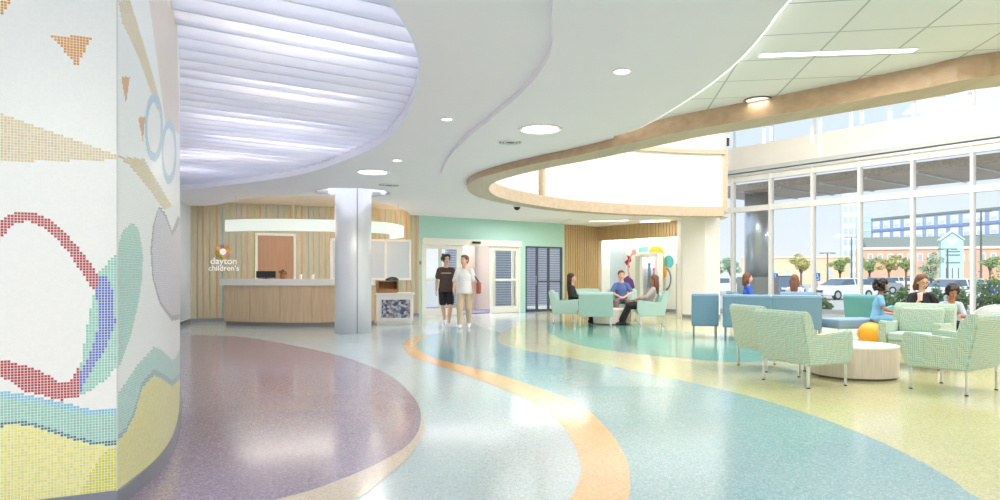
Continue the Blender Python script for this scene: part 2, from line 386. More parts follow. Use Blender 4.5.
# oak ring
bm = bmesh.new()
n_ = len(ring_o)
A = [bm.verts.new((*p, 2.95)) for p in ring_o]; B = [bm.verts.new((*p, 3.22)) for p in ring_o]
Cc = [bm.verts.new((*p, 2.95)) for p in ring_i]; D = [bm.verts.new((*p, 3.22)) for p in ring_i]
for i in range(n_-1):
    for f_, mi in (((A[i], A[i+1], B[i+1], B[i]), 0), ((Cc[i+1], Cc[i], D[i], D[i+1]), 1), ((A[i+1], A[i], Cc[i], Cc[i+1]), 1), ((B[i], B[i+1], D[i+1], D[i]), 1)):
        f = bm.faces.new(f_); f.material_index = mi
bm.faces.new((A[0], B[0], D[0], Cc[0])); bm.faces.new((A[-1], Cc[-1], D[-1], B[-1]))
M_ring = wood_mat('oak_ring', rgb(178, 146, 112), rgb(194, 164, 130), .45, 'Y', .5)
M_ring2 = wood_mat('oak_ring_underside', rgb(190, 170, 142), rgb(202, 184, 158), .45, 'Y', .5)
struct(mesh_obj('trim_3', bm, [M_ring, M_ring2]))
# bulkhead above the ring, closing the atrium up to its roof
M_ship = bpy.data.materials.new('white_boarding'); M_ship.use_nodes = True
n = M_ship.node_tree; b_ = n.nodes['Principled BSDF']; t_ = n.nodes.new('ShaderNodeTexCoord'); wv = n.nodes.new('ShaderNodeTexWave'); wv.bands_direction = 'Z'; wv.wave_profile = 'SAW'
wv.inputs['Scale'].default_value = 1.7; cr_ = n.nodes.new('ShaderNodeValToRGB'); cr_.color_ramp.elements[0].color = (*rgb(205, 208, 208), 1); cr_.color_ramp.elements[1].color = (*rgb(244, 245, 243), 1); cr_.color_ramp.elements[1].position = .09
n.links.new(t_.outputs['Object'], wv.inputs['Vector']); n.links.new(wv.outputs['Fac'], cr_.inputs[0]); n.links.new(cr_.outputs[0], b_.inputs['Base Color']); b_.inputs['Roughness'].default_value = .6
RT = 7.2
bw_path = offset_path(ring_o, -.30); bw_path[-1] = (6.45, 19.3)
bm = bmesh.new(); ribbon(bm, bw_path + [(7.0, 20.6), (7.75, 22.9)], .1, 3.2, RT)
struct(mesh_obj('wall_atrium', bm, M_ship))
struct(plate('ceiling_atrium', [bw_path + [(7.6, 23.5), (27.1, -3.2)]], RT, RT+.1, M_white))
# oak framing on the boarded wall
inner = offset_path(ring_o, -.34)
i0 = next(i for i, p in enumerate(inner) if i > 60 and p[1] > 13)
def near_px(path, px, lo):
    return min(range(lo, len(path)), key=lambda i: abs(500+FPX*path[i][0]/path[i][1]-px))
bm = bmesh.new()
ia, ib = near_px(inner, 500, i0+6), len(inner)-1
pth = inner[ia:ib] + [(6.42, 19.25)]
ribbon(bm, pth, -.06, 4.72, 4.84)
for px in (543,):
    i = near_px(inner, px, i0+6); p_ = inner[i]; r_ = math.atan2(inner[i+1][1]-inner[i-1][1], inner[i+1][0]-inner[i-1][0])
    box(bm, (p_[0], p_[1]-.03, 3.95), (.12, .1, 1.7), Matrix.Rotation(r_, 3, 'Z'))
box(bm, (6.40, 19.17, 4.0), (.24, .14, 1.75), Matrix.Rotation(.05, 3, 'Z'))
struct(mesh_obj('trim_4', bm, M_ring2))

# ------------------------------------------------------------------ glazed wall
WZ = [0, .12, 3.42, 3.62, 4.42, 4.62, 4.92, 5.60]
bm = bmesh.new()
t0, tE = WIN.t(716), WIN.L
WIN.box(bm, t0, tE, 0, .10, -.05, .15, mi=0)
WIN.box(bm, t0, tE, 3.40, 3.58, -.07, .12, mi=1)
WIN.box(bm, t0, tE, 4.42, 4.60, -.05, .12, mi=1)
WIN.box(bm, t0, tE, 4.60, 4.68, -.12, .12, mi=0); WIN.box(bm, t0, tE, 4.72, 4.84, -.16, .14, mi=2)
s_ = 1.41; tt = WIN.t(733); tm = []
while tt < tE: tm.append(tt); tt += s_
for t in tm:
    WIN.box(bm, t-.035, t+.035, .1, 4.6, -.09, .12, mi=1)
struct(mesh_obj('window_1', bm, [M_alu, M_alu_light, mat('head_channel', rgb(196, 203, 203), .5, var=.02)]))
bm = bmesh.new(); prv = t0
for t in tm + [tE]:
    for z0, z1 in ((.1, 3.40), (3.58, 4.42)): WIN.box(bm, prv+.035, t-.035, z0, z1, .03, .042)
    prv = t
gl = struct(mesh_obj('window_2', bm, M_glass))
bm = bmesh.new(); WIN.box(bm, t0-.5, tE, 4.84, 5.62, 0, .2); WIN.box(bm, t0-.5, tE, 6.95, RT, 0, .2)
struct(mesh_obj('wall_glazed_side', bm, mat('band_white', rgb(240, 236, 228), .6, var=.01)))
bm = bmesh.new(); WIN.box(bm, t0, tE, 5.62, 6.95, .08, .092); struct(mesh_obj('window_3', bm, M_glass))
bm = bmesh.new()
for t in tm[::1]: WIN.box(bm, t-.02, t+.02, 5.62, 6.95, .04, .12)
struct(mesh_obj('trim_5', bm, M_alu_light))

# big round column
bm = bmesh.new(); cyl(bm, (-3.28, 14.9, 0), (-3.28, 14.9, 3.4), .40, seg=64)
box(bm, (-3.28+.17, 14.9-.367, 1.65), (.012, .012, 3.3), mi=1)
M_col = mat('brushed_steel', rgb(240, 239, 240), .36, .25, var=.02, scale=1)
co = struct(mesh_obj('wall_column', bm, [M_col, M_greybase], smooth=True))
# plenum over the column halo and reception cove
M_warm = mat('cove_warm', rgb(240, 225, 205), .7, var=.01)
bm = bmesh.new(); ribbon(bm, halo + [halo[0]], -.03, 3.12, 3.42); cyl(bm, (-3.28, 14.9, 3.42), (-3.28, 14.9, 3.46), .85, seg=48)
struct(mesh_obj('ceiling_halo', bm, M_white))
struct(plate('ceiling_cove', [[(p[0]*1.0, p[1]-.45) for p in cove_near] + [(-2.1, 20.4), (-2.4, 21.2), (-8.6, 18.6), (-9, 17.4)]], 3.27, 3.33, M_warm))
# ------------------------------------------------------------------ luminous louvred ceiling on the left
def wall_x(y):                        # surface of the mosaic wall in plan
    pts = [(3.66, -2.10), (4.25, -2.20), (4.72, -2.33), (5.3, -2.57), (6.1, -2.93), (6.8, -3.28), (7.8, -4.0), (8.8, -5.2)]
    if y < 3.66 or y > 8.8: return -30
    for (a, xa), (b, xb) in zip(pts, pts[1:]):
        if a <= y <= b: return xa+(xb-xa)*(y-a)/(b-a)
ML = bpy.data.materials.new('louver_translucent'); ML.use_nodes = True; n = ML.node_tree; n.nodes.clear()
o_ = n.nodes.new('ShaderNodeOutputMaterial'); tl = n.nodes.new('ShaderNodeBsdfTranslucent'); df = n.nodes.new('ShaderNodeBsdfDiffuse'); ms = n.nodes.new('ShaderNodeMixShader')
t_ = n.nodes.new('ShaderNodeTexCoord'); nz = n.nodes.new('ShaderNodeTexNoise'); nz.inputs['Scale'].default_value = 1.2; cr_ = n.nodes.new('ShaderNodeValToRGB')
cr_.color_ramp.elements[0].color = (.78, .82, .92, 1); cr_.color_ramp.elements[1].color = (.92, .92, .96, 1)
n.links.new(t_.outputs['Object'], nz.inputs['Vector']); n.links.new(nz.outputs['Fac'], cr_.inputs[0]); n.links.new(cr_.outputs[0], tl.inputs[0]); n.links.new(cr_.outputs[0], df.inputs[0])
ms.inputs[0].default_value = .38; n.links.new(tl.outputs[0], ms.inputs[1]); n.links.new(df.outputs[0], ms.inputs[2]); n.links.new(ms.outputs[0], o_.inputs[0])
bm = bmesh.new()
ang = math.radians(33); dv = Vector((math.cos(ang), math.sin(ang))); nv = Vector((-dv.y, dv.x))
s = -2.0
while s < 17.5:                       # blades run parallel to the entrance wall
    run = []; u = -12
    org = nv*s
    while u < 10:
        p = org+dv*u
        ok = inside(p.x, p.y, louver) and p.y > .6
        if ok and p.y < 9.0 and p.x < wall_x(p.y)-.14: ok = False
        if ok and p.y < 3.66 and p.x < -2.0: ok = False
        if ok and p.x < -9.2: ok = False
        if ok: run.append(u)
        u += .1
    if len(run) > 3:
        a_, b_ = run[0]-.0, run[-1]+.12
        a3 = Vector((*(org+dv*a_), 0)); b3 = Vector((*(org+dv*b_), 0)); n3 = Vector((nv.x, nv.y, 0))
        z = 3.22
        prism(bm, [a3-n3*.18+Vector((0, 0, z+.08)), a3+n3*.18+Vector((0, 0, z)), a3+n3*.18+Vector((0, 0, z+.007)), a3-n3*.18+Vector((0, 0, z+.087))], b3-a3)
        prism(bm, [a3+n3*.176+Vector((0, 0, z-.003)), a3+n3*.186+Vector((0, 0, z-.003)), a3+n3*.186+Vector((0, 0, z+.006)), a3+n3*.176+Vector((0, 0, z+.006))], b3-a3, 1)
    s += .30
lv = mesh_obj('louvred_light_ceiling', bm, [ML, mat('louver_edge', rgb(226, 230, 240), .5)]); tag(lv, 'glowing lilac and white louvred ceiling panel above the reception lobby', 'luminous ceiling')
bm = bmesh.new(); lr = offset_path(louver + [louver[0]], 0); ribbon(bm, [(p[0], p[1]) for p in louver+[louver[0]]], .03, 3.12, 4.1)
struct(mesh_obj('ceiling_light_well', bm, mat('light_well_white', rgb(238, 240, 248), .6, var=.01)))
struct(plate('ceiling_light_well_lid', [louver], 4.1, 4.15, M_white))
def area(name, loc, size, power, col, rot=(0, 0, 0), sy=None, shape='RECTANGLE'):
    l = bpy.data.lights.new(name, 'AREA'); l.energy = power; l.color = col; l.shape = shape; l.size = size
    if sy and shape in ('RECTANGLE', 'ELLIPSE'): l.size_y = sy
    o = bpy.data.objects.new(name, l); COL.objects.link(o); o.location = loc; o.rotation_euler = rot; return o
# lamps in the light well: warm white tubes and cool violet floods
tube = emit_mat('warm_tube', (1, .86, .73), 17.0)
for i, (x, y, ln) in enumerate([(-6.2, 11.9, 2.0), (-4.2, 10.9, 1.6), (-5.4, 10.5, 2.0), (-3.3, 9.9, 1.8), (-3.0, 8.5, 1.5), (-2.2, 7.2, 1.4), (-1.6, 5.7, 1.3), (-1.6, 4.3, 1.0)]):
    bm = bmesh.new(); d3 = Vector((dv.x, dv.y, 0))*ln/2; c_ = Vector((x, y, 3.52)); cyl(bm, c_-d3, c_+d3, .03, seg=10)
    to = mesh_obj('tube_lamp', bm, tube); tag(to, 'warm white tube lamp glowing behind the louvres', 'tube lamp', 'tube lamps above the louvred ceiling')
for (x, y, p) in [(-1.8, 5.2, 6), (-3.2, 9.4, 9), (-5.4, 12.2, 10), (-1.9, 2.6, 6)]:
    if p: area('violet_flood', (x, y, 4.0), 2.2, p, (.80, .85, 1.0), sy=2.2)

# reception cove, halo round the column, alcove wash
def strip_lights(name, pts, z, power, col, up=True, w_=.05):
    for a_, b_ in zip(pts, pts[1:]):
        a_ = Vector(a_[:2]); b_ = Vector(b_[:2]); L = (b_-a_).length
        area(name, (*((a_+b_)/2), z), L, power*L, col, (PI if up else 0, 0, 0), w_).rotation_euler = (PI if up else 0, 0, (-1 if up else 1)*math.atan2(b_.y-a_.y, b_.x-a_.x)*(-1 if up else 1))
cn = [(p[0], p[1]-.12) for p in cove_near[::8]]
strip_lights('cove_strip_light', cn[2:], 3.16, 13, (1, .66, .36))
for k in range(8):
    a_ = k*PI/4; area('halo_light', (-3.28+.74*math.cos(a_), 14.9+.74*math.sin(a_), 3.20), .25, 1.2, (.72, .78, 1), (PI, 0, 0), .1)
fm = FEA.pt(FEA.L/2, .22, 3.05); area('alcove_wash_light', fm, FEA.L-.5, 42, (1, .96, .90), (0, 0, math.atan2(FEA.d.y, FEA.d.x)), .2)

# ------------------------------------------------------------------ ceiling fittings
M_trimring = mat('fitting_ring', rgb(232, 232, 228), .4)
E_disc = emit_mat('lamp_disc', (1, .97, .90), 5.0)
E_dim = emit_mat('lamp_disc_dim', (1, .96, .88), 1.5)
def downlight(px, y, Z, r, power, label, ring=M_trimring, group=None):
    c_ = P(px, y, Z); t = empty('downlight', c_, 0, label, 'ceiling light', group)
    bm = bmesh.new()
    o = [(math.cos(k*PI/16), math.sin(k*PI/16)) for k in range(32)]
    ribbon(bm, [(x*r*1.14, y_*r*1.14) for x, y_ in o]+[(r*1.14, 0)], -r*.14, -.014, .001)
    bm2 = bmesh.new(); bmesh.ops.remove_doubles(bm, verts=bm.verts, dist=1e-5)
    mesh_obj('fitting_ring', bm, ring, t)
    cyl(bm2, (0, 0, -.008), (0, 0, 0), r, seg=32); mesh_obj('diffuser', bm2, E_disc if ring is M_trimring else E_dim, t)
    if power: area('downlight_lamp', (c_.x, c_.y, Z-.03), r*1.8, power, (1, .95, .87), shape='DISK')
    return t
downlight(540.5, 129, 3.06, .215, 26, 'largest round glowing downlight, in the curved white soffit near the oak ring')
downlight(373, 172, 3.12, .24, 22, 'large round glowing downlight above the steel column, by the louvred ceiling')
downlight(447, 118.5, 3.12, .055, 5, 'small downlight beside the right tip of the louvred ceiling')
downlight(397, 160, 3.12, .06, 5, 'tiny downlight between the louvred ceiling and the steel column')
downlight(622, 70.5, 3.06, .062, 6, 'small square-looking downlight alone in the wide white soffit')
downlight(758, 99.5, 3.15, .115, 1, 'round recessed downlight in the tiled ceiling', mat('dark_ring', rgb(120, 110, 95), .4))
downlight(490, 207, 3.10, .06, 5, 'tiny downlight in front of the entrance, left of the camera dome')
downlight(547, 209, 3.10, .09, 5, 'white downlight right of the black camera dome')
def vent(px, y, Z, label, r=.17):
    c_ = P(px, y, Z); t = empty('ceiling_vent', c_, 0, label, 'vent'); bm = bmesh.new()
    for k in (1, .72, .44): 
        o = [(k*r*math.cos(a_*PI/14), k*r*math.sin(a_*PI/14)) for a_ in range(28)]; ribbon(bm, o+[o[0]], -.016, -.012, .002)
    mesh_obj('louvre_rings', bm, M_white, t); bm = bmesh.new(); cyl(bm, (0, 0, -.004), (0, 0, .0), r, seg=28); mesh_obj('backing', bm, mat('vent_dark', rgb(120, 126, 126), .7), t)
vent(510, 142, 3.06, 'round white air diffuser beside the largest downlight', .15)
vent(389, 185, 3.12, 'round white air diffuser just above the steel column', .2)
# security camera dome
c_ = P(517, 206, 3.06); t = empty('camera_dome', c_, 0, 'black dome security camera under the ceiling before the entrance doors', 'security camera')
bm = bmesh.new(); cyl(bm, (0, 0, -.03), (0, 0, 0), .10, seg=20); mesh_obj('base_plate', bm, M_white, t)
bm = bmesh.new(); sph(bm, (0, 0, -.03), .085, (1, 1, .95), seg=18); mesh_obj('dome', bm, M_black, t, True)
# linear lights
def linear(a, b, Z, w_, label, power, group=None):
    A_ = P(*a, Z); B_ = P(*b, Z); m_ = (A_+B_)/2; L = (B_-A_).length; r_ = math.atan2(B_.y-A_.y, B_.x-A_.x)
    t = empty('linear_light', (m_.x, m_.y, Z), r_, label, 'ceiling light', group)
    bm = bmesh.new(); box(bm, (0, 0, -.004), (L, w_, .008)); mesh_obj('diffuser', bm, E_disc, t)
    bm = bmesh.new()
    for s_2 in (-1, 1): box(bm, (0, s_2*(w_/2+.006), -.004), (L+.02, .012, .012)); box(bm, (s_2*(L/2+.005), 0, -.004), (.01, w_, .012))
    mesh_obj('housing', bm, M_trimring, t)
    area('linear_lamp', (m_.x, m_.y, Z-.02), L, power, (1, .96, .9), (0, 0, r_), w_)
linear((760, 54.5), (915, 49.5), 3.15, .09, 'long linear light set in the tiled ceiling above the armchairs', 26)
for k, (a, b) in enumerate([((588, 209.5), (640, 209.2)), ((600, 213.6), (668, 213)), ((548, 206.5), (590, 206))]):
    pass
linear((640, 222.3), (670, 221.3), 3.055, .1, 'shorter linear light in the rear ceiling, nearer the white pillar', 4)
linear((590, 221.3), (628, 220.3), 3.055, .1, 'longer linear light in the rear ceiling, nearer the mint wall', 4)

# ------------------------------------------------------------------ pendants in the atrium
M_tube = mat('frosted_tube', rgb(244, 246, 246), .2, emit=(1, .98, .94), estr=.8)
M_dk = mat('dark_metal', rgb(70, 66, 62), .4, .6)
def pendant(px, y0, y1, Y, label, dark=False, r=.028):
    z0 = HC+(HOR-y1)*Y/FPX; z1 = HC+(HOR-y0)*Y/FPX
    c_ = PD(px, Y); t = empty('tube_pendant', (c_.x, c_.y, z0), 0, label, 'pendant lamp')
    bm = bmesh.new(); cyl(bm, (0, 0, 0), (0, 0, z1-z0), r, seg=14); mesh_obj('tube', bm, M_dk if dark else M_tube, t)
    bm = bmesh.new(); cyl(bm, (0, 0, z1-z0), (0, 0, RT-z0), .006, seg=6); cyl(bm, (0, 0, RT-z0-.03), (0, 0, RT-z0), .05, seg=12); mesh_obj('cable', bm, M_chrome, t)
    bm = bmesh.new(); cyl(bm, (0, 0, z1-z0), (0, 0, z1-z0+.06), r*1.15, seg=14); mesh_obj('cap', bm, M_chrome, t)
for a in [(728, 138, 146, 14, 'short dark tube pendant nearest the oak-framed white wall', True), (764, 132, 143, 14, 'white tube pendant, left one of a close pair near the boarded wall'),
          (771, 130, 140, 14.6, 'white tube pendant, right one of a close pair near the boarded wall'), (812, 131, 143, 13, 'short white tube pendant beside the dark rod pendant'),
          (820, 122, 156, 13.4, 'long dark rod pendant hanging lowest over the couch'), (851, 115, 136, 12.5, 'white tube pendant above the glazing, right of the dark rod'),
          (862, 114, 123, 13, 'very short white tube pendant high above the glazing'), (890, 111, 143, 12, 'longest white tube pendant, in the middle of the atrium'),
          (913, 104, 115, 12.4, 'short tube pendant right of the longest tube'), (943, 98, 128, 11.5, 'long tube pendant above the brick building view'),
          (970, 96, 106, 12, 'short tube pendant rightmost in view')]: pendant(*a)

# ------------------------------------------------------------------ curved pendant over the desk
arc = catmull([PD(225, 15.6)[:2], PD(262, 15.35)[:2], PD(305, 15.45)[:2], PD(350, 15.75)[:2], PD(384, 16.3)[:2], PD(401, 17.3)[:2], PD(403, 18.2)[:2], PD(392, 18.9)[:2]], 8)
t = empty('curved_pendant', (arc[20][0], arc[20][1], 2.3), 0, 'long curved white glowing band pendant hanging over the reception desk', 'pendant lamp')
bm = bmesh.new(); ribbon(bm, [(p[0]-arc[20][0], p[1]-arc[20][1]) for p in arc], .07, 0, .27)
mesh_obj('shade', bm, mat('pendant_acrylic', rgb(236, 244, 234), .35, emit=rgb(236, 246, 232), estr=.36), t)
for i in (3, 14, 26, 38):
    bm = bmesh.new(); p = Vector((arc[i][0]-arc[20][0], arc[i][1]-arc[20][1]-.03, 0)); cyl(bm, p+Vector((0, .03, .27)), p+Vector((0, .03, 1.2)), .006, seg=6); mesh_obj('suspension_wire', bm, M_chrome, t)

# added fill lamps under the unseen atrium roof, lamps in the reception cove
for (x, y, p, sz) in [(7.0, 14.5, 400, 5.0), (9.5, 9.0, 400, 5.5), (4.0, 13.6, 140, 3.5), (14.0, 4.0, 360, 5.5)]:
    area('atrium_fill', (x, y, RT-.05), sz, p, (1, .91, .98), sy=sz)
area('cove_lamp', (-5.2, 17.3, 3.25), 4.2, 46, (1, .94, .88), (0, 0, .42), 1.3).data.specular_factor = .2
for (x, y, p) in [(-.9, 18.2, 20), (1.6, 21.2, 60)]:
    area('rear_fill', (x, y, 3.04), 2.4, p, (1, .94, .93)).data.specular_factor = .1  # added fill lamps without fittings, brightening the entrance end

o = DOOR.pt(DOOR.t(478), 1.2, 3.1); area('vestibule_fill', o, 1.2, 130, (1, .95, .92), (0, 0, .6))  # fill lamp with no fitting, added to lift the vestibule walls

# added round fill lights, out of view behind the camera, brightening the mosaic wall
for k, (x, y) in enumerate([(-1.0, -.4), (-.7, -2.4), (-3.2, -1.2), (1.0, -1.0), (-5.0, -2.6)]):
    t = empty('downlight', (x, y, 3.12 if x < .3 else 3.06), 0, 'added round fill light behind the viewpoint, brightening the mosaic wall', 'ceiling light', 'added fill lights behind the viewpoint')
    bm = bmesh.new(); cyl(bm, (0, 0, -.01), (0, 0, 0), .25, seg=32); mesh_obj('diffuser', bm, E_disc, t)
    bm = bmesh.new(); o_r = [(.28*math.cos(a_*PI/16), .28*math.sin(a_*PI/16)) for a_ in range(33)]; ribbon(bm, o_r, -.03, -.014, .001); mesh_obj('fitting_ring', bm, M_trimring, t)
    area('downlight_lamp', (x, y, 3.0), .5, 46, (1, .95, .90), shape='DISK')
# ------------------------------------------------------------------ mosaic wall: one quad per glass tile
RED = rgb(178, 52, 56); BLUE = rgb(84, 112, 190); GRN = rgb(140, 200, 182); AQUA = rgb(150, 212, 208); SKY = rgb(120, 190, 214); DTEAL = rgb(62, 120, 130)
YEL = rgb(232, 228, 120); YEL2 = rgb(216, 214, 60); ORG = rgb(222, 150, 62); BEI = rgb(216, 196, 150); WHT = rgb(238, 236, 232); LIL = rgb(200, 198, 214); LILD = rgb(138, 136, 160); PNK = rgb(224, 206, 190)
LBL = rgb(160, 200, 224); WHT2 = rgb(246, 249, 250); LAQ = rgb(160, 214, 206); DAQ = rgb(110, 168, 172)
FR = [([(51, 35), (92, 37), (77, 67)], ORG), ([(0, 0), (9, 0), (9, 5), (0, 17)], ORG), ([(-80, 95), (0, 113), (117, 155), (117, 160), (0, 162), (-80, 162)], BEI),
      ([(98, 274), (108, 262), (117, 254), (117, 367), (105, 380), (92, 390), (79, 396), (78, 380), (84, 345), (90, 310), (95, 290)], GRN),
      ([(-40, 240), (-18, 228), (0, 221), (10, 213.6), (24, 212), (38, 213.6), (53, 222), (67, 235), (82, 252), (98, 274), (96, 294), (84, 276), (70, 254.5), (55, 237), (41, 226), (29, 221), (14, 223), (0, 240), (-30, 262)], RED),
      ([(-40, 345), (0, 359), (19, 364), (43, 372), (58, 382), (70, 381), (79, 365), (82, 372), (79, 396), (62, 400), (48, 397), (24, 391), (0, 375), (-40, 360)], RED),
      ([(98, 274), (108, 278), (114, 293), (115.5, 324), (106, 348), (91, 372), (79, 395), (79, 372), (86, 362), (96, 338), (98.5, 314), (96, 294)], BLUE),
      ([(-80, 388), (0, 391), (30, 395), (60, 402), (90, 409), (117, 408), (117, 442), (95, 441), (70, 435), (40, 424), (15, 420), (0, 423), (-80, 440)], GRN),
      ([(-80, 388), (0, 391), (30, 395), (60, 402), (90, 409), (117, 408), (117, 414), (90, 415), (60, 408), (30, 401), (0, 397), (-80, 396)], SKY),
      ([(-80, 440), (0, 423), (15, 420), (40, 424), (70, 435), (95, 441), (117, 441), (117, 445), (95, 445), (70, 439), (40, 428), (15, 424), (0, 427), (-80, 445)], DTEAL),
      ([(-80, 445), (0, 427), (15, 424), (40, 428), (70, 439), (95, 445), (117, 445), (117, 520), (-80, 560)], YEL),
      ([(117, 446), (104, 452), (92, 470), (74, 505), (117, 505)], YEL2)]
SD = [([(121, 77), (130, 77), (126, 104)], ORG), ([(138, 117), (145, 117), (143, 142)], ORG),
      ([(118, 0), (130, 0), (148, 58), (162, 108), (157, 110), (140, 60), (122, 22)], BEI), ([(149, 0), (176, 0), (180, 135), (165, 122), (157, 58)], PNK),
      ([(117, 156), (144, 159), (172, 206), (164, 210), (150, 190), (130, 166)], BEI),
      ([(117, 249), (122, 232), (132, 222), (139, 230), (143, 255), (142, 280), (138, 305), (131, 335), (124, 356), (117, 370)], LAQ),
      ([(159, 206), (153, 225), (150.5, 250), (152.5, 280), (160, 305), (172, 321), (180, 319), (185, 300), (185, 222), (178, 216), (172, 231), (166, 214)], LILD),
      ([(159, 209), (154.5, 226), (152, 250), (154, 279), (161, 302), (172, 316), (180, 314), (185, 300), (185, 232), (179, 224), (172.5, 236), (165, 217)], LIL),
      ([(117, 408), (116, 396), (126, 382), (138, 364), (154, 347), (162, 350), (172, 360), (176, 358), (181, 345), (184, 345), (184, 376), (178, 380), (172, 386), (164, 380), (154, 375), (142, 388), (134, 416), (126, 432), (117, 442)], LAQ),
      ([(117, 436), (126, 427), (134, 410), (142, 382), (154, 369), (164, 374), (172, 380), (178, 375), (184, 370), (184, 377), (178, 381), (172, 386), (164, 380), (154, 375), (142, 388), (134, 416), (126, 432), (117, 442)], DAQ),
      ([(117, 442), (126, 432), (134, 416), (142, 388), (154, 375), (164, 380), (172, 386), (178, 381), (184, 377), (190, 520), (117, 520)], YEL)]
RINGS = [((154, 128), 8.5, 32, LBL), ((169, 152), 7, 30, LBL)]
fA = Vector((-2.10-.905*1.25, 3.66-.425*1.25)); corner = Vector((-2.10, 3.66))
side = catmull([(-2.10, 3.66), (-2.125, 3.83), (-2.20, 4.25), (-2.34, 4.72), (-2.57, 5.3), (-2.93, 6.1), (-3.28, 6.8), (-3.75, 7.5), (-4.6, 8.4)], 10)
TS = .0145; TOP = 4.05
def resample(pts, step):
    out = [Vector(pts[0])]; acc = 0
    for a, b in zip(pts, pts[1:]):
        a = Vector(a[:2]); b = Vector(b[:2]); L = (b-a).length; p = step-acc
        while p <= L: out.append(a+(b-a)*p/L); p += step
        acc = (acc+L) % step
    return out
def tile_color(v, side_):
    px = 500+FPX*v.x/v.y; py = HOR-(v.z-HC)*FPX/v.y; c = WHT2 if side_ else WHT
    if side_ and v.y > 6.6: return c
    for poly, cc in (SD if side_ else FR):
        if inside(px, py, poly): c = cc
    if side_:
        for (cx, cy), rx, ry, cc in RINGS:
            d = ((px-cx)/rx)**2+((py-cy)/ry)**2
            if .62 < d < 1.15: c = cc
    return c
def mosaic(path, is_side, name, parent):
    pts = resample(path, TS); nz = int((TOP-.10)/TS); vs = []; fs = []; cs = []; uv = []
    for p in pts:
        for j in range(nz+1): vs.append((p.x, p.y, .10+j*TS))
    for i in range(len(pts)-1):
        m_ = (pts[i]+pts[i+1])/2
        for j in range(nz):
            a = i*(nz+1)+j; b = a+nz+1
            fs.append((a, b, b+1, a+1)); c = tile_color(Vector((m_.x, m_.y, .10+(j+.5)*TS)), is_side)
            j_ = .02 if c in (WHT, WHT2) else .09; k = 1+random.uniform(-j_, j_*.7); cs.append((c[0]*k, c[1]*k, c[2]*k))
            uv += [(0, 0), (1, 0), (1, 1), (0, 1)]
    o = raw_obj(name, vs, fs, M_mos, parent)
    me = o.data; ca = me.color_attributes.new('tile', 'FLOAT_COLOR', 'CORNER')
    flat = []
    for c in cs: flat += [c[0], c[1], c[2], 1]*4
    ca.data.foreach_set('color', flat)
    ul = me.uv_layers.new(name='uv'); ul.data.foreach_set('uv', [q for u in uv for q in u])
    return o
M_mos = bpy.data.materials.new('glass_mosaic'); M_mos.use_nodes = True; n = M_mos.node_tree; b_ = n.nodes['Principled BSDF']
at = n.nodes.new('ShaderNodeAttribute'); at.attribute_name = 'tile'; uvn = n.nodes.new('ShaderNodeUVMap'); uvn.uv_map = 'uv'; sp = n.nodes.new('ShaderNodeSeparateXYZ'); n.links.new(uvn.outputs[0], sp.inputs[0])
def mth(op, a, b=None, v=None):
    q = n.nodes.new('ShaderNodeMath'); q.operation = op; n.links.new(a, q.inputs[0])
    if b is not None: n.links.new(b, q.inputs[1])
    if v is not None: q.inputs[1].default_value = v
    return q.outputs[0]
ex = mth('ABSOLUTE', mth('SUBTRACT', sp.outputs[0], v=.5)); ey = mth('ABSOLUTE', mth('SUBTRACT', sp.outputs[1], v=.5))
mk = mth('GREATER_THAN', mth('MAXIMUM', ex, ey), v=.42)
mx = n.nodes.new('ShaderNodeMix'); mx.data_type = 'RGBA'; n.links.new(mk, mx.inputs[0]); n.links.new(at.outputs['Color'], mx.inputs[6]); mx.inputs[7].default_value = (*rgb(236, 235, 231), 1)
n.links.new(mx.outputs[2], b_.inputs['Base Color']); b_.inputs['Roughness'].default_value = .22
ro = n.nodes.new('ShaderNodeMapRange'); n.links.new(mk, ro.inputs[0]); ro.inputs[3].default_value = .3; ro.inputs[4].default_value = .8; n.links.new(ro.outputs[0], b_.inputs['Roughness'])
mw = struct(empty('wall_mosaic', (0, 0, 0)))
mosaic([tuple(fA), tuple(corner)], False, 'wall_mosaic_front', mw)
mosaic([(p[0], p[1]) for p in side], True, 'wall_mosaic_side', mw)
bm = bmesh.new(); foot = [tuple(fA)] + [tuple(p[:2]) for p in side]
core = [tuple(Vector(p)+Vector((-.03, .004))) for p in foot] + [(-6.2, 8.2), (-6.2, 5.0)]
prism(bm, [(x, y, .0) for x, y in core], (0, 0, TOP-.01)); mesh_obj('wall_mosaic_core', bm, M_white, mw)
bm = bmesh.new(); ribbon(bm, [(p[0], p[1]) for p in offset_path(foot, -.012)], .03, 0, .10)
struct(mesh_obj('baseboard_mosaic', bm, M_greybase, smooth=False))
bm = bmesh.new(); cyl(bm, (-2.098, 3.655, 0), (-2.098, 3.655, TOP), .004, seg=8); struct(mesh_obj('trim_6', bm, mat('corner_trim_light', rgb(214, 212, 208), .5)))
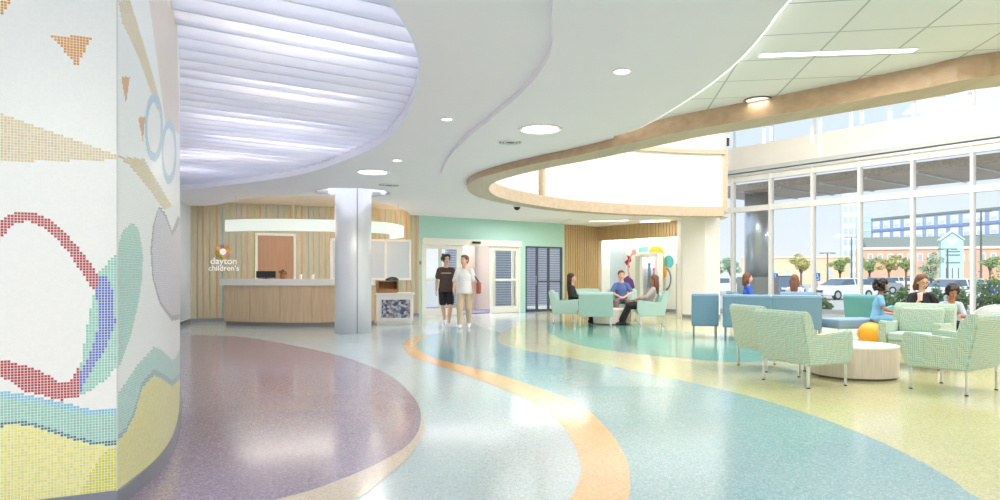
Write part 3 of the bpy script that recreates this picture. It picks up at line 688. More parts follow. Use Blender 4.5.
# ------------------------------------------------------------------ reception desk and fittings
def desk():
    t = empty('reception_desk', (-4.6, 17.2, 0), 0, 'long curved oak reception desk with thick white countertop below the curved pendant', 'desk')
    off = Vector((-4.6, 17.2))
    path = catmull([PD(224, 17.1)[:2], PD(250, 16.72)[:2], PD(280, 16.5)[:2], PD(312, 16.5)[:2], PD(345, 16.75)[:2], PD(374, 17.2)[:2]], 8)
    path = [(p[0]-off.x, p[1]-off.y) for p in path]
    bm = bmesh.new(); ribbon(bm, path, .55, .10, 1.02); o = mesh_obj('front', bm, M_oak, t)
    bm = bmesh.new(); ribbon(bm, offset_path(path, .06), .45, 0, .10); mesh_obj('plinth', bm, mat('plinth_grey', rgb(150, 146, 140), .5), t)
    cp = offset_path(path, -.07); a, b = Vector(cp[0]), Vector(cp[1]); cp[0] = tuple(a+(a-b).normalized()*.08)
    bm = bmesh.new(); ribbon(bm, cp, .72, 1.02, 1.18); mesh_obj('countertop', bm, mat('solid_surface_white', rgb(244, 240, 234), .3, var=.01), t)
    for i in (8, 16, 24, 32):
        bm = bmesh.new(); box(bm, (path[i][0], path[i][1]-.001, .56), (.008, .012, .9)); mesh_obj('panel_joint', bm, mat('joint_brown', rgb(170, 140, 105), .5), t)
    return t
desk()
# lower white transaction counter right of the column
LD = Line(PD(374, 17.25)[:2], PD(413.5, 17.6)[:2])
t = empty('transaction_counter', (*LD.pt(LD.L/2)[:2], 0), math.atan2(LD.d.y, LD.d.x), 'low white counter with framed glass mosaic panel beside the steel column', 'counter')
h = LD.L/2
bm = bmesh.new(); box(bm, (.03, .35, .41), (LD.L-.06, .66, .70), bev=.008); box(bm, (.03, .38, .03), (LD.L-.12, .6, .06)); mesh_obj('body', bm, mat('counter_white', rgb(242, 240, 236), .35, var=.01), t)
bm = bmesh.new(); box(bm, (-h+.03, .35, .44), (.06, .7, .84)); mesh_obj('end_panel', bm, M_oak, t)
bm = bmesh.new(); box(bm, (.03, .33, .785), (LD.L, .74, .05), bev=.006); mesh_obj('countertop', bm, mat('solid_surface_white', rgb(244, 240, 234), .3), t)
mm = bpy.data.materials.new('pebble_mosaic'); mm.use_nodes = True; n = mm.node_tree; b_ = n.nodes['Principled BSDF']; tc_ = n.nodes.new('ShaderNodeTexCoord'); v_ = n.nodes.new('ShaderNodeTexVoronoi'); v_.inputs['Scale'].default_value = 16
cr_ = n.nodes.new('ShaderNodeValToRGB'); bw_ = n.nodes.new('ShaderNodeRGBToBW'); cr_.color_ramp.interpolation = 'CONSTANT'; el = cr_.color_ramp.elements
el[0].color = (*rgb(70, 84, 110), 1); el[1].position = .7; el[1].color = (*rgb(190, 190, 200), 1)
for p_, c_ in ((.3, rgb(150, 130, 150)), (.42, rgb(110, 150, 170)), (.52, rgb(200, 170, 150)), (.6, rgb(90, 100, 130))): e = el.new(p_); e.color = (*c_, 1)
n.links.new(tc_.outputs['Object'], v_.inputs['Vector']); n.links.new(v_.outputs['Color'], bw_.inputs[0]); n.links.new(bw_.outputs[0], cr_.inputs[0]); n.links.new(cr_.outputs[0], b_.inputs['Base Color']); b_.inputs['Roughness'].default_value = .15
bm = bmesh.new(); box(bm, (.05, .012, .395), (.74, .02, .48)); mesh_obj('mosaic_panel', bm, mm, t)
bm = bmesh.new()
for (x, z, sx_, sz_) in ((.05, .65, .80, .03), (.05, .14, .80, .03), (-.35, .395, .03, .5), (.45, .395, .03, .5)): box(bm, (x, .005, z), (sx_, .03, sz_))
mesh_obj('panel_frame', bm, M_white, t)
lt = lambda x, y, z=.812: LD.pt(h+x, y, z)
# wooden crate on the counter
t = empty('wooden_crate', lt(-.13, .30), math.atan2(LD.d.y, LD.d.x), 'small open brown wooden box standing on the low white counter', 'box')
bm = bmesh.new(); W_, D_, H_ = .52, .34, .30
for c_, s_2 in (((0, D_/2-.01, H_/2), (W_, .02, H_)), ((-W_/2+.01, 0, H_/2), (.02, D_, H_)), ((W_/2-.01, 0, H_/2), (.02, D_, H_)), ((0, 0, .01), (W_, D_, .02)), ((0, -D_/2+.01, .05), (W_, .02, .10))): box(bm, c_, s_2, bev=.003)
mesh_obj('case', bm, wood_mat('crate_brown', rgb(150, 106, 62), rgb(176, 128, 80), .5), t)
bm = bmesh.new(); box(bm, (0, 0, H_+.006), (W_+.02, D_+.02, .014), bev=.003); mesh_obj('lid', bm, wood_mat('crate_top', rgb(170, 130, 90), rgb(190, 150, 110), .5), t)
# dark wire basket
t = empty('office_chair', (*LD.pt(h+.22, 1.35)[:2], 0), math.atan2(LD.d.y, LD.d.x)+.25, 'dark grey mesh office chair with rounded back behind the low white counter', 'chair')
bm = bmesh.new()
for k in range(9):
    u = (k-4)/4; box(bm, (u*.17, .04*u*u, 1.0+.0), (.05, .03, .46-.10*u*u), bev=.01)
mesh_obj('backrest', bm, mat('mesh_dark_grey', rgb(72, 72, 70), .7), t)
bm = bmesh.new(); box(bm, (0, -.25, .50), (.48, .46, .08), bev=.03); mesh_obj('seat', bm, M_black, t)
bm = bmesh.new(); cyl(bm, (0, -.25, .12), (0, -.25, .47), .03); box(bm, (0, -.02, .62), (.06, .04, .4)); mesh_obj('stem', bm, M_chrome, t)
bm = bmesh.new()
for k in range(5):
    a_ = k*2*PI/5; cyl(bm, (0, -.25, .12), (.28*math.cos(a_), -.25+.28*math.sin(a_), .07), .02, .015, 8); sph(bm, (.28*math.cos(a_), -.25+.28*math.sin(a_), .035), .035, seg=10)
mesh_obj('base', bm, M_black, t)
# counter-top items on the long desk
def ctop(px, Y): return PD(px, Y, 1.18)
t = empty('monitor', PD(266, 17.05, 1.18), 0, 'low black computer monitor seen from behind on the reception desk', 'monitor')
bm = bmesh.new(); box(bm, (0, 0, .115), (.50, .03, .17), bev=.008); mesh_obj('screen', bm, M_black, t)
bm = bmesh.new(); cyl(bm, (0, 0, .0), (0, 0, .06), .02); cyl(bm, (0, 0, 0), (0, 0, .012), .09, seg=20); mesh_obj('stand', bm, M_black, t)
for i, px in enumerate((301, 313)):
    t = empty('paper_cup', PD(px, 17.0, 1.18), 0, ['small white cup on the reception counter, nearer the brown pot', 'small white cup on the reception counter, nearer the steel column'][i], 'cup')
    bm = bmesh.new(); cyl(bm, (0, 0, 0), (0, 0, .11), .028, .036, 16); mesh_obj('cup_body', bm, M_white, t)
    bm = bmesh.new(); cyl(bm, (0, 0, .11), (0, 0, .122), .039, .036, 16); mesh_obj('lid', bm, mat('lid_grey', rgb(220, 220, 215), .5), t)
t = empty('flower_pot', PD(283, 17.05, 1.18), 0, 'brown pot with a rounded brown dried bouquet on the reception counter', 'plant')
bm = bmesh.new(); cyl(bm, (0, 0, 0), (0, 0, .10), .06, .08, 18); mesh_obj('pot', bm, mat('pot_brown', rgb(150, 100, 70), .5), t)
bm = bmesh.new()
for k in range(26):
    a_ = random.uniform(0, 2*PI); r_ = random.uniform(0, .09); sph(bm, (r_*math.cos(a_), r_*math.sin(a_), .13+random.uniform(0, .13)*(1-r_*4)), .028, seg=7)
mesh_obj('bouquet', bm, mat('dried_flowers', rgb(140, 96, 64), .8, var=.4, scale=40), t)
# door behind the desk
def framed(name, L, pa, pb, z0, z1, lab, panel, cat, fw=.07, mids=(), off=-.03):
    a, b = L.t(pa), L.t(pb); c_ = L.pt((a+b)/2, 0, 0); W_ = b-a
    t = struct(empty(name, c_, math.atan2(L.d.y, L.d.x)))
    bm = bmesh.new()
    for x in (-W_/2+fw/2, W_/2-fw/2)+tuple(mids): box(bm, (x, off+.06, (z0+z1)/2), (fw, .12, z1-z0), bev=.004)
    box(bm, (0, off+.06, z1-fw/2), (W_, .12, fw), bev=.004)
    if z0 > .2: box(bm, (0, off+.05, z0+fw/2), (W_, .14, fw), bev=.004)
    struct(mesh_obj(name+'_frame', bm, M_white, t))
    bm = bmesh.new(); box(bm, (0, .01, (z0+z1)/2), (W_-fw, .03, z1-z0-.02)); struct(mesh_obj(name+'_panel', bm, panel, t))
    return t, W_
M_brown = wood_mat('door_beech', rgb(170, 134, 108), rgb(186, 150, 122), .45)
t, W_ = framed('door_1', REC, 255, 296, 0, 2.46, None, M_brown, None)
bm = bmesh.new(); cyl(bm, (W_/2-.16, 0, 1.05), (W_/2-.28, 0, 1.05), .012, seg=8); cyl(bm, (W_/2-.16, .04, 1.05), (W_/2-.16, 0, 1.05), .02, seg=10); struct(mesh_obj('door_handle', bm, M_chrome, t))
M_frost = mat('frosted_glass', rgb(206, 216, 226), .35, var=.02, emit=rgb(214, 224, 236), estr=0.0)
framed('window_4', REC, 330, 411, 1.12, 2.36, None, M_frost, None, .07, (.42,))
# logo on the slatted wall
def text_obj(name, body, size, m, parent, loc, rot, ext=.012):
    cu = bpy.data.curves.new(name, 'FONT'); cu.body = body; cu.size = size; cu.extrude = ext; cu.align_x = 'CENTER'; cu.offset = size*.012
    o = bpy.data.objects.new(name+'_t', cu); COL.objects.link(o); bpy.context.view_layer.update()
    me = bpy.data.meshes.new_from_object(o.evaluated_get(bpy.context.evaluated_depsgraph_get())); bpy.data.objects.remove(o)
    me.materials.clear(); me.materials.append(m); ob = bpy.data.objects.new(name, me); COL.objects.link(ob); ob.parent = parent; ob.location = loc; ob.rotation_euler = rot; return ob
c_ = REC.pt(REC.t(223), -.02, 0); t = empty('wall_sign', (c_.x, c_.y, 1.40), math.atan2(REC.d.y, REC.d.x), 'white lettered sign with a coloured sun emblem on the slatted reception wall', 'sign')
M_sign = mat('sign_white', rgb(250, 250, 248), .35, emit=(1, 1, 1), estr=.15)
text_obj('upper_word', 'dayton', .25, M_sign, t, (.02, 0, .18), (PI/2, 0, 0)); text_obj('lower_word', "children's", .205, M_sign, t, (.02, 0, .0), (PI/2, 0, 0))
pc = [rgb(240, 190, 60), rgb(226, 150, 60), rgb(180, 120, 190), rgb(232, 206, 70), rgb(226, 140, 60), rgb(150, 190, 90), rgb(240, 190, 60), rgb(200, 130, 180)]
for k in range(8):
    a_ = k*PI/4+.2; bm = bmesh.new(); ca, sa = math.cos(a_), math.sin(a_)
    pp = [(r*ca-s*sa, 0, r*sa+s*ca) for r, s in ((.085, -.035), (.14, -.07), (.205, -.02), (.20, .03), (.14, .05), (.085, .03))]
    prism(bm, pp, (0, -.02, 0)); o = mesh_obj('petal', bm, mat('petal_%d' % k, pc[k], .4), t); o.location = (0, 0, .52)
bm = bmesh.new(); cyl(bm, (0, -.022, 0), (0, 0, 0), .085, seg=20); o = mesh_obj('emblem_centre', bm, M_sign, t); o.location = (0, 0, .52)

# ------------------------------------------------------------------ entrance doors
M_fr = mat('door_frame_white', rgb(236, 234, 224), .35, .05, var=.015)
def leaf(name, pa, pb, off, z1=2.22, lab=None, midz=1.12, rail=.11, bottom=.22, m=M_fr):
    a, b = DOOR.t(pa), DOOR.t(pb); W_ = b-a; c_ = DOOR.pt((a+b)/2, off, 0)
    t = struct(empty(name, c_, math.atan2(DOOR.d.y, DOOR.d.x)))
    bm = bmesh.new()
    for x in (-W_/2+rail/2, W_/2-rail/2): box(bm, (x, 0, (z1+.02)/2), (rail, .05, z1-.02), bev=.004)
    box(bm, (0, 0, z1-.06), (W_, .048, .12)); box(bm, (0, 0, bottom/2+.01), (W_, .048, bottom)); box(bm, (0, 0, midz), (W_, .048, .07))
    struct(mesh_obj(name+'_frame', bm, m, t))
    bm = bmesh.new(); box(bm, (0, 0, z1/2), (W_-rail, .012, z1-.1)); struct(mesh_obj(name+'_glass', bm, M_glass, t))
    return t
leaf('door_2', 422.5, 459, -.02); leaf('door_3', 440, 464, .10); leaf('door_4', 489.5, 518, -.02); leaf('door_5', 494, 516, .10)
a, b = DOOR.t(421), DOOR.t(519); 
t = struct(empty('trim_7', DOOR.pt((a+b)/2, 0, 0), math.atan2(DOOR.d.y, DOOR.d.x)))
bm = bmesh.new(); box(bm, (0, -.06, 2.33), (b-a+.04, .18, .20), bev=.01); struct(mesh_obj('trim_7_header', bm, M_fr, t))
bm = bmesh.new()
for x in (-(b-a)/2+.03, (b-a)/2-.03): box(bm, (x, .03, 1.12), (.07, .2, 2.24))
struct(mesh_obj('trim_7_jamb', bm, M_fr, t))
bm = bmesh.new(); box(bm, (.02, -.185, 2.33), (.30, .07, .07), bev=.015)
o = mesh_obj('door_sensor', bm, M_black); o.location = DOOR.pt((a+b)/2+.02, 0, 0); o.rotation_euler = (0, 0, math.atan2(DOOR.d.y, DOOR.d.x)); tag(o, 'small black motion sensor on the white header above the entrance doors', 'sensor')
# corridor glazing right of the doors
M_dkf = mat('dark_frame', rgb(88, 92, 100), .4, .4)
a, b = DOOR.t(525.5), DOOR.t(562.5)
t = struct(empty('window_5', DOOR.pt((a+b)/2, .04, 0), math.atan2(DOOR.d.y, DOOR.d.x))); W_ = b-a
bm = bmesh.new()
xs = [-W_/2+.03, DOOR.t(537.5)-(a+b)/2, DOOR.t(549)-(a+b)/2, W_/2-.03]
for x in xs: box(bm, (x, 0, 1.14), (.06, .08, 2.28))
box(bm, (0, 0, 2.25), (W_, .08, .06)); box(bm, (0, 0, .04), (W_, .08, .08)); box(bm, ((xs[1]+xs[3])/2, 0, 1.05), (xs[3]-xs[1], .06, .05))
struct(mesh_obj('window_5_frame', bm, M_dkf, t)); bm = bmesh.new(); box(bm, (0, 0, 1.14), (W_-.05, .012, 2.2)); struct(mesh_obj('window_5_glass', bm, M_glass, t))
bm = bmesh.new(); cyl(bm, (xs[1]-.1, -.09, .95), (xs[1]-.1, -.09, 1.25), .012, seg=8); struct(mesh_obj('window_5_handle', bm, M_chrome, t))
# vestibule beyond
V = lambda t_, o_, z=0: DOOR.pt(t_, o_, z)
bm = bmesh.new(); prism(bm, [V(-.6, .1, -.06), V(DOOR.L, .1, -.06), V(DOOR.L, 5.2, -.06), V(-.6, 5.2, -.06)], (0, 0, .06)); struct(mesh_obj('floor_vestibule', bm, mat('carpet_purple_grey', rgb(124, 122, 150), .9, var=.2, scale=60, bump=.3)))
def vbox(bm, p0, p1, off, z1, th=.15):
    L_ = Line(DOOR.pt(-8, off)[:2], DOOR.pt(DOOR.L+6, off)[:2]); L_.box(bm, L_.t(p0), L_.t(p1), 0, z1, 0, th)
bm = bmesh.new(); vbox(bm, 474, 493, 2.2, 3.2); struct(mesh_obj('wall_vestibule', bm, mat('pinkish_wall', rgb(232, 212, 202), .6, var=.02)))
bm = bmesh.new(); vbox(bm, 464, 475, 1.9, 3.2); struct(mesh_obj('wall_vestibule_pier', bm, mat('taupe_wall', rgb(176, 156, 146), .6, var=.02)))
mbrk = bpy.data.materials.new('grey_brick'); mbrk.use_nodes = True; n = mbrk.node_tree; b_ = n.nodes['Principled BSDF']; tc_ = n.nodes.new('ShaderNodeTexCoord'); wv = n.nodes.new('ShaderNodeTexWave'); wv.bands_direction = 'Z'; wv.inputs['Scale'].default_value = 3.2
cr_ = n.nodes.new('ShaderNodeValToRGB'); cr_.color_ramp.elements[0].color = (*rgb(120, 128, 152), 1); cr_.color_ramp.elements[1].color = (*rgb(186, 190, 206), 1)
n.links.new(tc_.outputs['Object'], wv.inputs['Vector']); n.links.new(wv.outputs['Fac'], cr_.inputs[0]); n.links.new(cr_.outputs[0], b_.inputs['Base Color'])
bm = bmesh.new(); vbox(bm, 496, 585, 3.6, 3.0); vbox(bm, 447, 463, 4.4, 3.0); struct(mesh_obj('wall_courtyard', bm, mbrk))
bm = bmesh.new(); box(bm, V(1.6, 1.35, 3.2), (4.4, 2.0, .1), DOOR.rot); struct(mesh_obj('ceiling_vestibule', bm, M_white))
# card reader on the mint wall
c_ = DOOR.pt(DOOR.t(420.3), -.012, 1.66); bm = bmesh.new(); box(bm, (0, 0, 0), (.07, .024, .11), bev=.006)
o = mesh_obj('card_reader', bm, mat('reader_grey', rgb(120, 124, 124), .4)); o.location = c_; o.rotation_euler = (0, 0, math.atan2(DOOR.d.y, DOOR.d.x)); tag(o, 'small grey card reader on the mint wall left of the doors', 'card reader')

# ------------------------------------------------------------------ alcove mural, built as flat coloured pieces on the wall
FW = Line(FEA.pt(0, .45)[:2], FEA.pt(FEA.L, .45)[:2])
def fw(px, y, off=-.004): tt = FW.t(px); q = FW.pt(tt, off); return Vector((q.x, q.y, HC+(HOR-y)*q.y/FPX))
mur = empty('wall_mural', FW.pt(FW.L/2, 0, 0), 0, 'colourful mural of curved shapes and loops arching round a white framed display case', 'mural')
def mpiece(name, pts, col, k=1):
    off = -.004-.003*k; P_ = [fw(x, y, off)-mur.location for x, y in pts]; bm = bmesh.new(); nn = Vector((FW.n.x, FW.n.y, 0)); prism(bm, P_, nn*.003)
    return mesh_obj(name, bm, mat('mural_'+name+'_'+str(int(sum(col)*1000)), col, .6), mur)
def circ(cx, cy, rx, ry, a0=0, a1=2*PI, n_=20): return [(cx+rx*math.cos(a0+(a1-a0)*i/n_), cy+ry*math.sin(a0+(a1-a0)*i/n_)) for i in range(n_+(0 if abs(a1-a0-2*PI) < .01 else 1))]
def arcband(cx, cy, r0x, r0y, r1x, r1y, a0, a1): return circ(cx, cy, r0x, r0y, a0, a1, 14)+list(reversed(circ(cx, cy, r1x, r1y, a0, a1, 14)))
mpiece('blue_field', [(604.6, 240.5), (627, 240), (624, 311), (604.6, 312)], rgb(205, 222, 240), 0)
mpiece('teal_arc', [(639, 247.5), (648, 246.5), (648, 251), (639, 252)], rgb(120, 204, 206))
mpiece('amber_arc', [(649, 250), (652, 246.5), (658, 246), (663, 249), (664, 254), (660, 254), (657, 252), (650, 252.5)], rgb(240, 180, 50))
mpiece('amber_band', arcband(650, 270, 12, 19, 17, 23, -1.1, .35), rgb(244, 190, 80))
mpiece('teal_disc', circ(669, 261.5, 4.8, 6.2), rgb(84, 178, 186), 2)
mpiece('slate_ring', arcband(665, 279, 5.2, 10, 6.6, 12, -1.3, 1.4), rgb(110, 130, 160), 2)
mpiece('crimson_star', [(624.5, 262), (628, 259), (627, 255), (630.5, 257), (631.5, 261), (629, 263), (630, 268), (626.5, 265)], rgb(176, 40, 66))
mpiece('pink_ribbon', arcband(641, 268, 12, 18, 13.6, 20, 2.6, 4.2), rgb(232, 168, 186), 1)
mpiece('violet_blob', [(623.5, 279), (628, 275.5), (633, 280), (635, 288), (630, 290), (625, 287)], rgb(112, 70, 150))
mpiece('green_blob', circ(637, 295, 4, 5), rgb(110, 190, 150))
mpiece('rose_dot', circ(634, 252, 2.2, 2.8), rgb(230, 150, 170))
# white framed display case in front of the mural
c_ = FEA.pt(FEA.t(647.5), .20, 0); DY = c_.y
t = empty('display_case', c_, math.atan2(FEA.d.y, FEA.d.x), 'tall white framed glass display case in the lit alcove behind the seated group', 'display case')
bm = bmesh.new()
for x in (-.34, .34): box(bm, (x, 0, 1.02), (.13, .30, 2.04), bev=.01)
box(bm, (0, 0, 1.98), (.81, .30, .13), bev=.01); box(bm, (0, 0, .25), (.81, .30, .5), bev=.01); box(bm, (0, .13, 1.2), (.6, .02, 1.5))
mesh_obj('cabinet', bm, mat('case_white', rgb(246, 246, 248), .35, var=.01), t)
bm = bmesh.new(); box(bm, (0, -.10, 1.2), (.56, .01, 1.44)); mesh_obj('glass_front', bm, M_glass, t)
bm = bmesh.new(); box(bm, (-.53, .02, .98), (.24, .28, 1.96), bev=.01); mesh_obj('side_panel', bm, mat('case_grey_green', rgb(206, 214, 200), .5), t)
bm = bmesh.new(); box(bm, (0, .02, .82), (.55, .2, .02)); mesh_obj('shelf', bm, M_white, t)
bm = bmesh.new(); cyl(bm, (.12, 0, .83), (.12, 0, 1.45), .05, .03, 14); sph(bm, (.12, 0, 1.5), .05, seg=12)
o = mesh_obj('pink_vase', bm, mat('pink_glass', rgb(230, 90, 150), .3)); o.location = c_; o.rotation_euler = t.rotation_euler; tag(o, 'tall slim pink vase on the shelf of the display case', 'vase')
bm = bmesh.new(); cyl(bm, (-.10, 0, .83), (-.10, 0, 1.55), .07, .05, 14); cyl(bm, (-.10, 0, 1.55), (-.10, 0, 1.7), .03, .06, 14)
o = mesh_obj('blue_grey_vase', bm, mat('slate_glass', rgb(130, 160, 185), .3)); o.location = c_; o.rotation_euler = t.rotation_euler; tag(o, 'tall blue-grey vase on the shelf of the display case', 'vase')

area('case_fill', (c_.x, c_.y, 1.90), .3, 3, (1, .97, .94), (0, 0, math.atan2(FEA.d.y, FEA.d.x)), .1)  # added fill lamp for the dark inside of the case
# ------------------------------------------------------------------ upholstery
def maze_fabric(name, c1, c2, scale):
    m = bpy.data.materials.new(name); m.use_nodes = True; n = m.node_tree; b = n.nodes['Principled BSDF']; t = n.nodes.new('ShaderNodeTexCoord')
    sp = n.nodes.new('ShaderNodeSeparateXYZ'); n.links.new(t.outputs['Object'], sp.inputs[0])
    def M(op, a, b_=None, v=None):
        q = n.nodes.new('ShaderNodeMath'); q.operation = op; n.links.new(a, q.inputs[0])
        if b_ is not None: n.links.new(b_, q.inputs[1])
        if v is not None: q.inputs[1].default_value = v
        return q.outputs[0]
    h = M('MULTIPLY', M('ADD', sp.outputs[0], sp.outputs[1]), v=scale); z = M('MULTIPLY', sp.outputs[2], v=scale)
    vo = n.nodes.new('ShaderNodeTexWhiteNoise'); vo.noise_dimensions = '2D'; cb = n.nodes.new('ShaderNodeCombineXYZ'); n.links.new(M('FLOOR', h), cb.inputs[0]); n.links.new(M('FLOOR', z), cb.inputs[1]); n.links.new(cb.outputs[0], vo.inputs['Vector'])
    pick = M('GREATER_THAN', vo.outputs['Value'], v=.5)
    sh = M('LESS_THAN', M('FRACT', M('MULTIPLY', h, v=2.0)), v=.42); sz = M('LESS_THAN', M('FRACT', M('MULTIPLY', z, v=2.0)), v=.42)
    f = M('ADD', M('MULTIPLY', pick, sh), M('MULTIPLY', M('SUBTRACT', M('MULTIPLY', pick, v=-1.0), v=-1.0), sz))
    mx = n.nodes.new('ShaderNodeMix'); mx.data_type = 'RGBA'; n.links.new(f, mx.inputs[0]); mx.inputs[6].default_value = (*c1, 1); mx.inputs[7].default_value = (*c2, 1)
    n.links.new(mx.outputs[2], b.inputs['Base Color']); b.inputs['Roughness'].default_value = .75; b.inputs['Sheen Weight'].default_value = .2
    return m
M_maze = maze_fabric('fabric_maze_green', rgb(148, 186, 174), rgb(208, 214, 188), 25)
M_mintf = mat('fabric_mint', rgb(178, 206, 198), .75, var=.06, scale=60, sheen=.2)
M_tealf = mat('fabric_teal', rgb(98, 166, 170), .75, var=.06, scale=60, sheen=.2)
M_bluef = mat('fabric_grey_blue', rgb(124, 158, 182), .75, var=.05, scale=60, sheen=.2)
M_leg = mat('satin_steel', rgb(226, 226, 224), .25, .8, var=.02)

def armchair(name, label, cat='armchair', outer=None, inner=None, w_=.76, pillow=False, group=None):
    outer = outer or M_maze; inner = inner or M_mintf
    t = empty(name, (0, 0, 0), 0, label, cat, group)     # faces local +Y
    h = w_/2
    # side panels (arms)
    for s in (-1, 1):
        bm = bmesh.new()
        pr = [(.33, .255), (.385, .40), (.37, .625), (.33, .64), (-.12, .60), (-.20, .62), (-.30, .26)]
        x = s*h; prism(bm, [(x-s*.10, y, z) for y, z in pr], (s*.10, 0, 0))
        bmesh.ops.recalc_face_normals(bm, faces=bm.faces)
        bmesh.ops.bevel(bm, geom=bm.edges[:], offset=.014, segments=3, affect='EDGES'); mesh_obj('armrest', bm, outer, t)
    bm = bmesh.new()                                     # back shell wraps behind
    prb = [(-.29, .26), (-.40, .82), (-.37, .875), (-.30, .87), (-.245, .80), (-.19, .60), (-.17, .26)]
    prism(bm, [(-h-.004, y, z) for y, z in prb], (w_+.008, 0, 0)); bmesh.ops.recalc_face_normals(bm, faces=bm.faces)
    bmesh.ops.bevel(bm, geom=bm.edges[:], offset=.014, segments=3, affect='EDGES'); mesh_obj('backrest', bm, outer, t)
    bm = bmesh.new(); box(bm, (0, .05, .315), (w_-.20, .54, .11), bev=.02); mesh_obj('seat_base', bm, outer, t, True)
    bm = bmesh.new(); box(bm, (0, .08, .42), (w_-.205, .56, .11), bev=.035); mesh_obj('seat_cushion', bm, inner, t, True)
    bm = bmesh.new(); box(bm, (0, -.18, .63), (w_-.21, .10, .36), Matrix.Rotation(math.radians(14), 3, 'X'), bev=.035); mesh_obj('back_cushion', bm, outer, t, True)
    if pillow:
        bm = bmesh.new(); box(bm, (0, -.07, .62), (.42, .11, .34), Matrix.Rotation(math.radians(18), 3, 'X'), bev=.05); mesh_obj('pillow', bm, mat('pillow_pale', rgb(206, 220, 208), .8), t, True)
    for x in (-h+.035, h-.035):
        for y in (-.27, .29):
            bm = bmesh.new(); box(bm, (x, y, .135), (.022, .022, .27)); lg = mesh_obj('leg', bm, M_leg, t)
            bm = bmesh.new(); cyl(bm, (x, y, 0), (x, y, .012), .02, seg=10); mesh_obj('glide', bm, M_black, lg)
    for x in (-h+.035, h-.035):
        bm = bmesh.new(); box(bm, (x, .01, .262), (.022, .56, .018)); mesh_obj('rail', bm, M_leg, t)
    return t
def face(fx, fy): return math.atan2(-fx, fy)
A0 = armchair('armchair', 'green maze-patterned armchair nearest the drum table, its back turned, nearest the blue terrazzo')
A0.location = (3.60, 7.93, 0); A0.rotation_euler = (0, 0, face(.93, .36))
dup(A0, (3.71, 9.17, 0), face(.985, .17), 'green maze-patterned armchair partly hidden behind the one nearest the blue terrazzo')
dup(A0, (5.88, 9.40, 0), face(-.75, -.66), 'green armchair facing the camera behind the drum table, seat visible')
dup(A0, (5.08, 7.46, 0), face(-.53, .85), 'green maze-patterned armchair at the right frame edge, side view with one arm along')
B0 = armchair('armchair', 'mint armchair with its back turned, nearest of the distant seated group', outer=mat('fabric_mint_back', rgb(172, 202, 192), .75, var=.1, scale=90), w_=.82)
B0.location = (2.36, 16.5, 0); B0.rotation_euler = (0, 0, face(.12, 1))
dup(B0, (1.72, 17.9, 0), face(1, -.12), 'mint armchair holding the woman in black with long dark hair')
dup(B0, (3.85, 16.95, 0), face(-.97, .15), 'mint armchair holding the woman who leans back, beside the white pillar')
dup(B0, (3.45, 18.75, 0), face(-.1, -1), 'mint armchair under the man in the blue T-shirt')
dup(B0, (2.62, 19.6, 0), face(.2, -1), 'empty mint armchair farthest back beside the slatted wall')
T0 = armchair('armchair', 'teal armchair beside the girl in the pale blue dress', outer=M_tealf, inner=M_tealf)
T0.location = (7.85, 14.15, 0); T0.rotation_euler = (0, 0, face(.75, .6))

# drum tables
def drum(loc, r, h_, label, cut=0):
    t = empty('drum_table', loc, 0, label, 'coffee table')
    m = wood_mat('whitewashed_oak', rgb(212, 198, 184), rgb(228, 216, 204), .4, 'Z', 2)
    bm = bmesh.new(); cyl(bm, (0, 0, .03), (0, 0, h_-.02), r-.006, seg=64); mesh_obj('drum_body', bm, m, t, False)
    bm = bmesh.new(); cyl(bm, (0, 0, h_-.02), (0, 0, h_), r, seg=64); mesh_obj('table_top', bm, mat('table_top_white', rgb(242, 240, 236), .25), t)
    bm = bmesh.new(); cyl(bm, (0, 0, 0), (0, 0, .03), r-.03, seg=48); mesh_obj('plinth', bm, mat('plinth_dark', rgb(110, 100, 92), .5), t)
drum((4.50, 8.50, 0), .515, .40, 'large round whitewashed drum table between the patterned armchairs')
drum((2.92, 17.5, 0), .48, .40, 'round whitewashed drum table in the middle of the distant seated group')

# grey-blue couch, seen from behind
def couch(name, A_, B_, label, z1=.88, arms=False):
    L_ = Line(A_, B_); t = empty(name, (*L_.pt(L_.L/2)[:2], 0), math.atan2(L_.d.y, L_.d.x), label, 'couch'); W_ = L_.L; nseg = max(1, round(W_/.72)); sw = W_/nseg
    for k in range(nseg):
        x = -W_/2+sw*(k+.5)
        bm = bmesh.new(); prism(bm, [(x-sw/2+.004, y, z) for y, z in ((0.06, .26), (-.02, z1-.03), (.02, z1), (.10, z1), (.14, z1-.05), (.20, .42), (.20, .26))], (sw-.008, 0, 0))
        bmesh.ops.recalc_face_normals(bm, faces=bm.faces); bmesh.ops.bevel(bm, geom=bm.edges[:], offset=.016, segments=2, affect='EDGES'); mesh_obj('backrest', bm, M_bluef, t)
        bm = bmesh.new(); box(bm, (x, .46, .37), (sw-.01, .56, .17), bev=.035); mesh_obj('seat', bm, M_bluef, t, True)
    bm = bmesh.new(); box(bm, (0, .40, .27), (W_-.02, .66, .04)); mesh_obj('seat_frame', bm, M_bluef, t)
    for k in range(nseg+1):
        x = max(-W_/2+.05, min(W_/2-.05, -W_/2+sw*k))
        for y in (.09, .68):
            bm = bmesh.new(); cyl(bm, (x, y, 0), (x, y, .27), .014, seg=8); mesh_obj('leg', bm, M_leg if y > .3 else mat('leg_grey', rgb(120, 130, 140), .4, .6), t)
    return t
couch('couch', (3.85, 13.42), (4.36, 13.28), 'single grey-blue couch module left of the long couch, seen from behind', .91)
couch('couch', (4.36, 13.08), (6.02, 12.45), 'long grey-blue couch seen from behind in front of the glazing', .90)
L_ = Line((6.30, 12.44), (7.3, 12.64))
t = empty('bench', (*L_.pt(L_.L/2)[:2], 0), math.atan2(L_.d.y, L_.d.x), 'low backless grey-blue bench extending the couch towards the teal armchair', 'bench')
